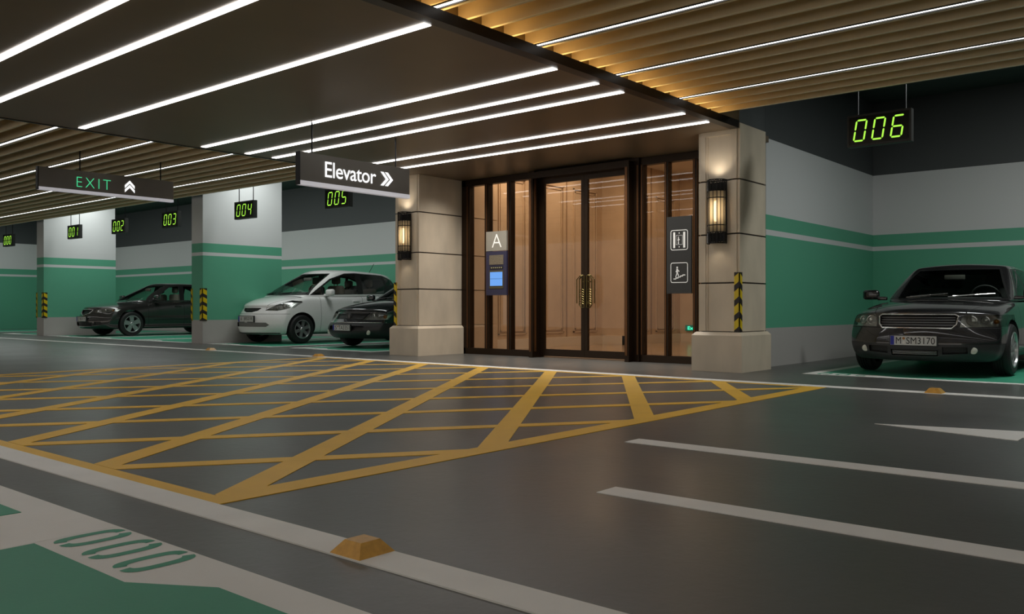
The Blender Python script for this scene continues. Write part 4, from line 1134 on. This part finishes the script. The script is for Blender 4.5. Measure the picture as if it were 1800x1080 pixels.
# ---- large black saloon in the right bay
make_car(dict(
    scale=1.0, loc=(-3.59, 13.15, 0), label='black saloon with wide chrome-framed grille, parked in the right bay', L=4.80, W=0.905,
    paint=car_paint('black metallic paint', (0.020, 0.019, 0.020), 0.4), plastic=mat('charcoal bumper plastic', (0.030, 0.031, 0.032), 0.4, noise=0.04),
    lower=[(0.0, 0.19, 0.735, 0.775, 0.955), (0.10, 0.185, 0.755, 0.80, 0.965), (0.45, 0.18, 0.79, 0.865, 0.985), (0.9, 0.19, 0.835, 0.925, 0.995), (1.30, 0.19, 0.885, 0.955, 1.0),
           (1.7, 0.19, 0.91, 0.94, 1.0), (2.4, 0.19, 0.925, 0.94, 1.0), (3.1, 0.19, 0.94, 0.95, 1.0), (3.7, 0.2, 0.95, 0.97, 0.995), (4.15, 0.2, 0.95, 1.0, 0.985), (4.55, 0.22, 0.93, 0.99, 0.96), (4.75, 0.27, 0.90, 0.96, 0.93)],
    yfront=[0.07, 0.01, 0.0, 0.05, 0.10, 0.14], yrear=[0.06, 0, 0, 0.02, 0.05, 0.08], bow=0.36, bowlen=0.9, fa=0.95, ra=3.71, wr=0.318, track=0.80, rimr=0.215, spokes=7, spoke=(0.022, 0.030, 0.0),
    front_paint=[([(-1, 0.10), (1, 0.10), (1, 0.395), (-1, 0.395)], 3)],
    side_paint=[([(1.25, 0.1), (3.4, 0.1), (3.4, 0.29), (1.25, 0.29)], 3)],
    side_seams=[vseam(1.42, 0.30, 0.93), vseam(2.42, 0.30, 0.95), vseam(3.25, 0.45, 0.95), hseam(0.30, 1.3, 3.3), hseam(0.395, 0.2, 0.66, 0.008), vseam(0.57, 0.40, 0.72)],
    top_seams=[[(0.50, 0.20), (0.508, 0.20), (0.735, 1.28), (0.725, 1.28)], [(-0.508, 0.20), (-0.50, 0.20), (-0.725, 1.28), (-0.735, 1.28)]],
    front_seams=[[(-0.86, 0.585), (0.86, 0.585), (0.86, 0.592), (-0.86, 0.592)]],
    intakes=[([(-0.385, 0.59), (0.385, 0.59), (0.425, 0.63), (0.44, 0.722), (0.41, 0.742), (-0.41, 0.742), (-0.44, 0.722), (-0.425, 0.63)], 0.05),
             ([(-0.26, 0.255), (0.26, 0.255), (0.27, 0.325), (-0.27, 0.325)], 0.04), ([(0.31, 0.275), (0.56, 0.29), (0.56, 0.365), (0.31, 0.365)], 0.03), ([(-0.31, 0.275), (-0.31, 0.365), (-0.56, 0.365), (-0.56, 0.29)], 0.03)],
    lamp=[(0.475, 0.60), (0.90, 0.605), (0.90, 0.745), (0.52, 0.752), (0.48, 0.70)],
    lamps=[(0.575, 0.675, 0.058, 'l'), (0.70, 0.68, 0.045, 'l'), (0.80, 0.665, 0.028, 'a')],
    bars=[(-0.42, 0.42, z) for z in (0.622, 0.652, 0.682, 0.712)]+[(-0.25, 0.25, z) for z in (0.275, 0.292, 0.308)], barr=0.006, bard=0.012, barm=mat('dark grille bar', (0.22, 0.22, 0.22), 0.3, 0.6, noise=0.02),
    rings=[([(-0.395, 0.585), (0.395, 0.585), (0.435, 0.628), (0.45, 0.725), (0.415, 0.750), (-0.415, 0.750), (-0.45, 0.725), (-0.435, 0.628)], 0.009, M_CHROME, 'grille_surround')],
    plate=(0.0, 0.435), ptext=[('M', -0.195, -0.135), ('SM3170', -0.075, 0.245)], seals=True, fogs=[(0.615, 0.325, 0.035)],
    handles=[(2.25, 0.80), (3.10, 0.81)], mirror=(1.62, 0.955), handle_m=M_CHROME,
    wiper=[((-0.42, 0.985), (0.05, 1.02)), ((0.12, 0.985), (0.58, 1.015))], wiper_m=M_CHROME,
    seats=[(-0.38, 2.55, 1.12), (0.38, 2.55, 1.12), (-0.38, 3.5, 1.08), (0.38, 3.5, 1.08)], seatm=M_SEAT_D, dash=0.98, steer=0.38, rvm=mat('pale mirror back', (0.16, 0.15, 0.13), 0.6, noise=0.03),
    glass=M_GLASS_C,
    gh=dict(yb=[1.22, 1.55, 2.2, 3.0, 3.75, 4.20], yt=[2.08, 2.2, 2.5, 3.0, 3.38, 3.50], wb=[0.70, 0.79, 0.825, 0.825, 0.79, 0.72], wt=[0.53, 0.575, 0.60, 0.60, 0.575, 0.54],
            zb=[0.90, 0.90, 0.915, 0.925, 0.93, 0.95], zt=[1.375, 1.395, 1.41, 1.405, 1.385, 1.355], crown=0.045, bow=0.20,
            screen=[(-0.72, 0.955), (0.72, 0.955), (0.505, 1.352), (-0.505, 1.352)], rear=[(-0.56, 1.0), (0.56, 1.0), (0.45, 1.33), (-0.45, 1.33)],
            trimfront=[(-0.745, 0.945), (0.745, 0.945), (0.525, 1.366), (-0.525, 1.366)],
            trimside=[[(1.80, 0.955), (3.95, 0.965), (3.55, 1.24), (3.25, 1.345), (2.5, 1.362), (2.25, 1.345)]],
            side=[[(1.88, 0.97), (2.38, 0.97), (2.43, 1.345), (2.32, 1.34)], [(2.46, 0.97), (3.25, 0.975), (3.22, 1.335), (2.51, 1.348)], [(3.30, 0.98), (3.85, 0.985), (3.55, 1.20), (3.28, 1.32)]]),
    side_tubes=[([(1.70, 0.95), (2.28, 1.358), (2.55, 1.372), (3.2, 1.358), (3.6, 1.24), (3.95, 0.965)], 0.007, M_CHROME)],
))
# ---- white compact car
def jazz_lip(fy, sx_at, bvh):
    mb = MB(); n = 20
    mb.tube([(-0.74+1.48*i/n, fy(-0.74+1.48*i/n, 0.225)-0.002, 0.215) for i in range(n+1)], 0.012, 6)
    return mb
def aerial(fy, sx_at, bvh):
    return MB().tube([(0.25, 3.0, 1.49), (0.25, 3.16, 1.72)], 0.006, 5)
make_car(dict(
    scale=1.14, loc=(-20.8, 13.37, 0), label='white compact hatchback parked beside the fin wall, between two bays', L=3.83, W=0.84,
    paint=car_paint('white car paint', (0.78, 0.78, 0.77), 0.0, 0.3), plastic=M_BLACKP,
    lower=[(0.0, 0.20, 0.72, 0.745, 0.93), (0.08, 0.19, 0.75, 0.79, 0.95), (0.35, 0.18, 0.83, 0.895, 0.98), (0.65, 0.18, 0.905, 0.965, 0.99), (0.95, 0.18, 0.95, 1.0, 1.0), (1.3, 0.18, 0.955, 0.985, 1.0),
           (1.9, 0.18, 0.965, 0.98, 1.0), (2.5, 0.18, 0.985, 0.99, 1.0), (3.0, 0.18, 1.0, 1.01, 0.99), (3.4, 0.2, 1.0, 1.02, 0.97), (3.7, 0.24, 0.98, 1.0, 0.94), (3.80, 0.30, 0.95, 0.97, 0.92)],
    yfront=[0.05, 0.01, 0.0, 0.03, 0.09, 0.15], yrear=[0.04, 0, 0, 0.02, 0.04, 0.05], bow=0.36, bowlen=0.9, fa=0.78, ra=3.23, wr=0.293, track=0.745, rimr=0.185, spokes=6, spoke=(0.030, 0.034, 0.0), ww=0.185,
    front_paint=[([(-0.60, 0.335), (0.60, 0.335), (0.64, 0.375), (0.60, 0.415), (-0.60, 0.415), (-0.64, 0.375)], 3)] and [],
    side_paint=[([(1.05, 0.1), (2.95, 0.1), (2.95, 0.22), (1.05, 0.22)], 3)],
    side_seams=[vseam(1.25, 0.24, 0.96, lean=0.0), vseam(2.36, 0.24, 0.99), vseam(2.86, 0.5, 0.99), hseam(0.235, 1.1, 2.9)],
    top_seams=[[(0.40, 0.22), (0.408, 0.22), (0.70, 0.86), (0.692, 0.86)], [(-0.408, 0.22), (-0.40, 0.22), (-0.692, 0.86), (-0.70, 0.86)]],
    front_seams=[[(-0.80, 0.60), (0.80, 0.60), (0.80, 0.606), (-0.80, 0.606)]],
    intakes=[([(-0.30, 0.715), (-0.24, 0.665), (-0.10, 0.635), (0.10, 0.635), (0.24, 0.665), (0.30, 0.715), (0.27, 0.722), (-0.27, 0.722)], 0.05),
             ([(-0.50, 0.345), (0.50, 0.345), (0.56, 0.385), (0.50, 0.43), (-0.50, 0.43), (-0.56, 0.385)], 0.03, 8)],
    lamp=[(0.40, 0.675), (0.62, 0.665), (0.80, 0.72), (0.80, 0.86), (0.70, 0.875)], lampy=0.8,
    lamps=[(0.55, 0.72, 0.045, 'l'), (0.66, 0.765, 0.05, 'l')],
    bars=[(-0.27, 0.27, 0.700), (-0.22, 0.22, 0.675)], barr=0.007, bard=0.02, barm=mat('grey grille mesh', (0.10, 0.10, 0.10), 0.5, noise=0.1),
    plate=(0.0, 0.50), ptext=[('A', -0.18, -0.12), ('J8521R', -0.06, 0.24)],
    handles=[(2.18, 0.865), (2.80, 0.88)], mirror=(1.40, 0.985),
    wiper=[((-0.62, 1.03), (-0.15, 1.05)), ((-0.05, 1.03), (0.50, 1.06))],
    seats=[(-0.34, 1.95, 1.20), (0.34, 1.95, 1.20), (-0.34, 2.85, 1.15), (0.34, 2.85, 1.15)], seatm=M_SEAT_B, dash=1.06, steer=0.34, rvm=mat('pale mirror back 2', (0.5, 0.48, 0.44), 0.6, noise=0.03),
    glass=M_GLASS_W,
    gh=dict(yb=[0.70, 1.05, 1.8, 2.5, 3.2, 3.72], yt=[1.66, 1.78, 2.10, 2.6, 3.15, 3.45], wb=[0.72, 0.755, 0.775, 0.78, 0.76, 0.70], wt=[0.50, 0.56, 0.585, 0.59, 0.575, 0.55],
            zb=[0.90, 0.925, 0.94, 0.96, 0.98, 0.98], zt=[1.465, 1.495, 1.51, 1.505, 1.48, 1.43], crown=0.05, bow=0.10,
            screen=[(-0.68, 1.01), (0.68, 1.01), (0.475, 1.44), (-0.475, 1.44)], rear=[(-0.50, 1.05), (0.50, 1.05), (0.46, 1.36), (-0.46, 1.36)],
            trimfront=[(-0.71, 0.985), (0.71, 0.985), (0.50, 1.455), (-0.50, 1.455)],
            trimside=[[(1.04, 0.985), (3.45, 1.04), (3.45, 1.32), (3.10, 1.445), (2.3, 1.475), (2.02, 1.46), (1.62, 1.335), (1.30, 1.145)]],
            side=[[(1.12, 1.0), (1.34, 1.005), (1.34, 1.13)], [(1.39, 1.005), (2.27, 1.025), (2.29, 1.455), (2.06, 1.44), (1.66, 1.32), (1.39, 1.165)], [(2.42, 1.03), (3.02, 1.045), (3.10, 1.20), (3.04, 1.41), (2.44, 1.455)], [(3.16, 1.22), (3.39, 1.25), (3.37, 1.32), (3.12, 1.40)]]),
    extra=[('bumper_lip', M_BLACKP, jazz_lip), ('aerial', M_BLACKP, aerial)],
))
# ---- black saloon beside the left pier
make_car(dict(
    scale=1.04, loc=(-16.8, 13.45, 0), label='black saloon with barred grille, half hidden behind the left stone pier', L=4.67, W=0.87,
    paint=car_paint('plain black paint', (0.006, 0.006, 0.007), 0.0), plastic=mat('dark bumper plastic', (0.020, 0.020, 0.021), 0.4, noise=0.04),
    lower=[(0.0, 0.20, 0.70, 0.73, 0.94), (0.10, 0.19, 0.73, 0.77, 0.95), (0.45, 0.18, 0.78, 0.85, 0.985), (0.9, 0.19, 0.83, 0.93, 0.995), (1.25, 0.19, 0.88, 0.96, 1.0), (1.65, 0.19, 0.91, 0.94, 1.0),
           (2.4, 0.19, 0.93, 0.94, 1.0), (3.1, 0.19, 0.94, 0.95, 1.0), (3.7, 0.2, 0.95, 0.97, 0.995), (4.1, 0.2, 0.95, 1.0, 0.985), (4.45, 0.22, 0.93, 0.99, 0.96), (4.62, 0.27, 0.90, 0.96, 0.93)],
    yfront=[0.10, 0.02, 0.0, 0.12, 0.20, 0.27], yrear=[0.06, 0, 0, 0.02, 0.05, 0.08], bow=0.30, bowlen=0.9, fa=0.92, ra=3.62, wr=0.315, track=0.77, rimr=0.205, spokes=5, spoke=(0.03, 0.04, 0.0),
    front_paint=[([(-1, 0.10), (1, 0.10), (1, 0.50), (-1, 0.50)], 3)],
    side_paint=[([(1.25, 0.1), (3.4, 0.1), (3.4, 0.27), (1.25, 0.27)], 3)],
    side_seams=[vseam(1.38, 0.30, 0.93), vseam(2.38, 0.30, 0.95), vseam(3.2, 0.45, 0.95)],
    top_seams=[[(0.48, 0.30), (0.488, 0.30), (0.70, 1.20), (0.69, 1.20)], [(-0.488, 0.30), (-0.48, 0.30), (-0.69, 1.20), (-0.70, 1.20)]],
    intakes=[([(-0.40, 0.57), (0.40, 0.57), (0.44, 0.68), (-0.44, 0.68)], 0.04), ([(-0.50, 0.36), (0.50, 0.36), (0.52, 0.44), (-0.52, 0.44)], 0.04)],
    lamp=[(0.42, 0.555), (0.83, 0.565), (0.83, 0.67), (0.56, 0.705), (0.50, 0.70)],
    lamps=[(0.55, 0.63, 0.045, 'l'), (0.64, 0.625, 0.042, 'l'), (0.745, 0.618, 0.035, 'a')],
    bars=[(-0.41, 0.41, z) for z in (0.59, 0.615, 0.64, 0.665)], barr=0.005, bard=0.012, barm=mat('dim grille bar', (0.12, 0.12, 0.12), 0.35, 0.6, noise=0.02),
    emblem=(0.0, 0.625, 0.06), emb_m=mat('dim badge', (0.12, 0.12, 0.12), 0.3, 0.7, noise=0.05),
    strips=[(-0.83, 0.83, 0.505, 0.008, M_CHROME, 'bumper_chrome_strip')],
    plate=(0.0, 0.405), ptext=[('S', -0.19, -0.135), ('TA3351', -0.08, 0.245)], seals=True, fogs=[(0.60, 0.315, 0.042)],
    handles=[(2.2, 0.80), (3.05, 0.81)], mirror=(1.60, 0.95),
    wiper=[((-0.42, 0.985), (0.05, 1.02)), ((0.12, 0.985), (0.58, 1.015))],
    seats=[(-0.38, 2.45, 1.12), (0.38, 2.45, 1.12)], seatm=M_SEAT_D, dash=0.98, steer=0.38,
    gh=dict(yb=[1.18, 1.5, 2.15, 2.95, 3.65, 4.10], yt=[1.98, 2.1, 2.45, 2.95, 3.3, 3.42], wb=[0.68, 0.76, 0.79, 0.79, 0.76, 0.70], wt=[0.51, 0.555, 0.58, 0.58, 0.555, 0.52],
            zb=[0.90, 0.90, 0.915, 0.925, 0.93, 0.95], zt=[1.38, 1.40, 1.415, 1.41, 1.39, 1.36], crown=0.045, bow=0.18,
            screen=[(-0.69, 0.955), (0.69, 0.955), (0.485, 1.357), (-0.485, 1.357)], rear=[(-0.54, 1.0), (0.54, 1.0), (0.43, 1.33), (-0.43, 1.33)],
            trimside=[[(1.75, 0.955), (3.85, 0.965), (3.45, 1.24), (3.2, 1.345), (2.45, 1.362), (2.2, 1.345)]],
            side=[[(1.83, 0.97), (2.33, 0.97), (2.38, 1.345), (2.27, 1.34)], [(2.41, 0.97), (3.2, 0.975), (3.17, 1.335), (2.46, 1.348)]]),
))
# ---- dark grey hatchback in the farthest group of bays
make_car(dict(
    scale=1.11, loc=(-30.67, 13.25, 0), label='dark grey hatchback with silver wheels beside the farthest fin wall', L=4.68, W=0.89,
    paint=car_paint('dark grey car paint', (0.030, 0.028, 0.026), 0.4), plastic=M_BLACKP,
    lower=[(0.0, 0.20, 0.70, 0.735, 0.94), (0.10, 0.19, 0.725, 0.765, 0.955), (0.45, 0.18, 0.765, 0.835, 0.985), (0.9, 0.19, 0.81, 0.895, 0.995), (1.3, 0.19, 0.86, 0.93, 1.0), (1.7, 0.19, 0.89, 0.92, 1.0),
           (2.4, 0.19, 0.91, 0.92, 1.0), (3.1, 0.19, 0.93, 0.94, 1.0), (3.7, 0.2, 0.95, 0.97, 0.995), (4.1, 0.2, 0.96, 0.99, 0.985), (4.45, 0.22, 0.95, 0.99, 0.96), (4.62, 0.27, 0.92, 0.97, 0.93)],
    yfront=[0.05, 0.0, 0.0, 0.06, 0.12, 0.18], yrear=[0.06, 0, 0, 0.02, 0.05, 0.08], bow=0.36, bowlen=0.95, fa=0.95, ra=3.625, wr=0.32, track=0.785, rimr=0.218, spokes=5, spoke=(0.045, 0.062, 0.02),
    side_paint=[],
    side_seams=[vseam(1.40, 0.26, 0.91), vseam(2.42, 0.26, 0.93), vseam(3.2, 0.45, 0.95), hseam(0.265, 1.3, 3.3), hseam(0.42, 1.55, 3.2, 0.012, 0.02)],
    top_seams=[[(0.45, 0.22), (0.458, 0.22), (0.72, 1.22), (0.712, 1.22)], [(-0.458, 0.22), (-0.45, 0.22), (-0.712, 1.22), (-0.72, 1.22)]],
    intakes=[([(-0.30, 0.685), (-0.24, 0.60), (0.0, 0.535), (0.24, 0.60), (0.30, 0.685), (0.27, 0.698), (-0.27, 0.698)], 0.05), ([(-0.42, 0.27), (0.42, 0.27), (0.46, 0.37), (-0.46, 0.37)], 0.05),
             ([(0.50, 0.29), (0.66, 0.31), (0.66, 0.385), (0.50, 0.385)], 0.03), ([(-0.50, 0.29), (-0.50, 0.385), (-0.66, 0.385), (-0.66, 0.31)], 0.03)],
    lamp=[(0.36, 0.60), (0.84, 0.645), (0.84, 0.72), (0.55, 0.725), (0.40, 0.70)],
    lamps=[(0.48, 0.655, 0.038, 'l'), (0.60, 0.67, 0.042, 'l'), (0.73, 0.68, 0.030, 'a')],
    strips=[], rings=[([(-0.30, 0.69), (-0.24, 0.60), (0.0, 0.532), (0.24, 0.60), (0.30, 0.69), (0.0, 0.70)], 0.008, M_CHROME, 'grille_surround')],
    plate=(0.0, 0.45), ptext=[('E', -0.18, -0.12), ('BJ2574', -0.06, 0.24)],
    handles=[(2.25, 0.79), (3.08, 0.81)], mirror=(1.58, 0.965),
    wiper=[((-0.42, 0.965), (0.05, 1.0)), ((0.12, 0.965), (0.58, 0.995))],
    seats=[(-0.38, 2.35, 1.12), (0.38, 2.35, 1.12)], seatm=mat('beige seat cloth', (0.5, 0.43, 0.36), 0.85, noise=0.1), dash=0.96, steer=0.38,
    gh=dict(yb=[1.06, 1.5, 2.2, 3.0, 3.85, 4.42], yt=[1.95, 2.10, 2.45, 3.0, 3.5, 3.75], wb=[0.70, 0.775, 0.81, 0.81, 0.775, 0.70], wt=[0.53, 0.57, 0.595, 0.59, 0.565, 0.53],
            zb=[0.88, 0.885, 0.895, 0.91, 0.93, 0.95], zt=[1.355, 1.385, 1.40, 1.395, 1.365, 1.32], crown=0.04, bow=0.10,
            screen=[(-0.71, 0.945), (0.71, 0.945), (0.50, 1.342), (-0.50, 1.342)], rear=[(-0.54, 1.0), (0.54, 1.0), (0.43, 1.28), (-0.43, 1.28)],
            trimside=[[(1.46, 0.935), (3.95, 0.965), (3.75, 1.15), (3.3, 1.325), (2.5, 1.355), (2.1, 1.325)]],
            side=[[(1.56, 0.945), (2.34, 0.95), (2.36, 1.335), (2.12, 1.31)], [(2.46, 0.952), (3.25, 0.965), (3.22, 1.32), (2.52, 1.345)], [(3.30, 0.967), (3.85, 0.975), (3.68, 1.15), (3.28, 1.30)]]),
))
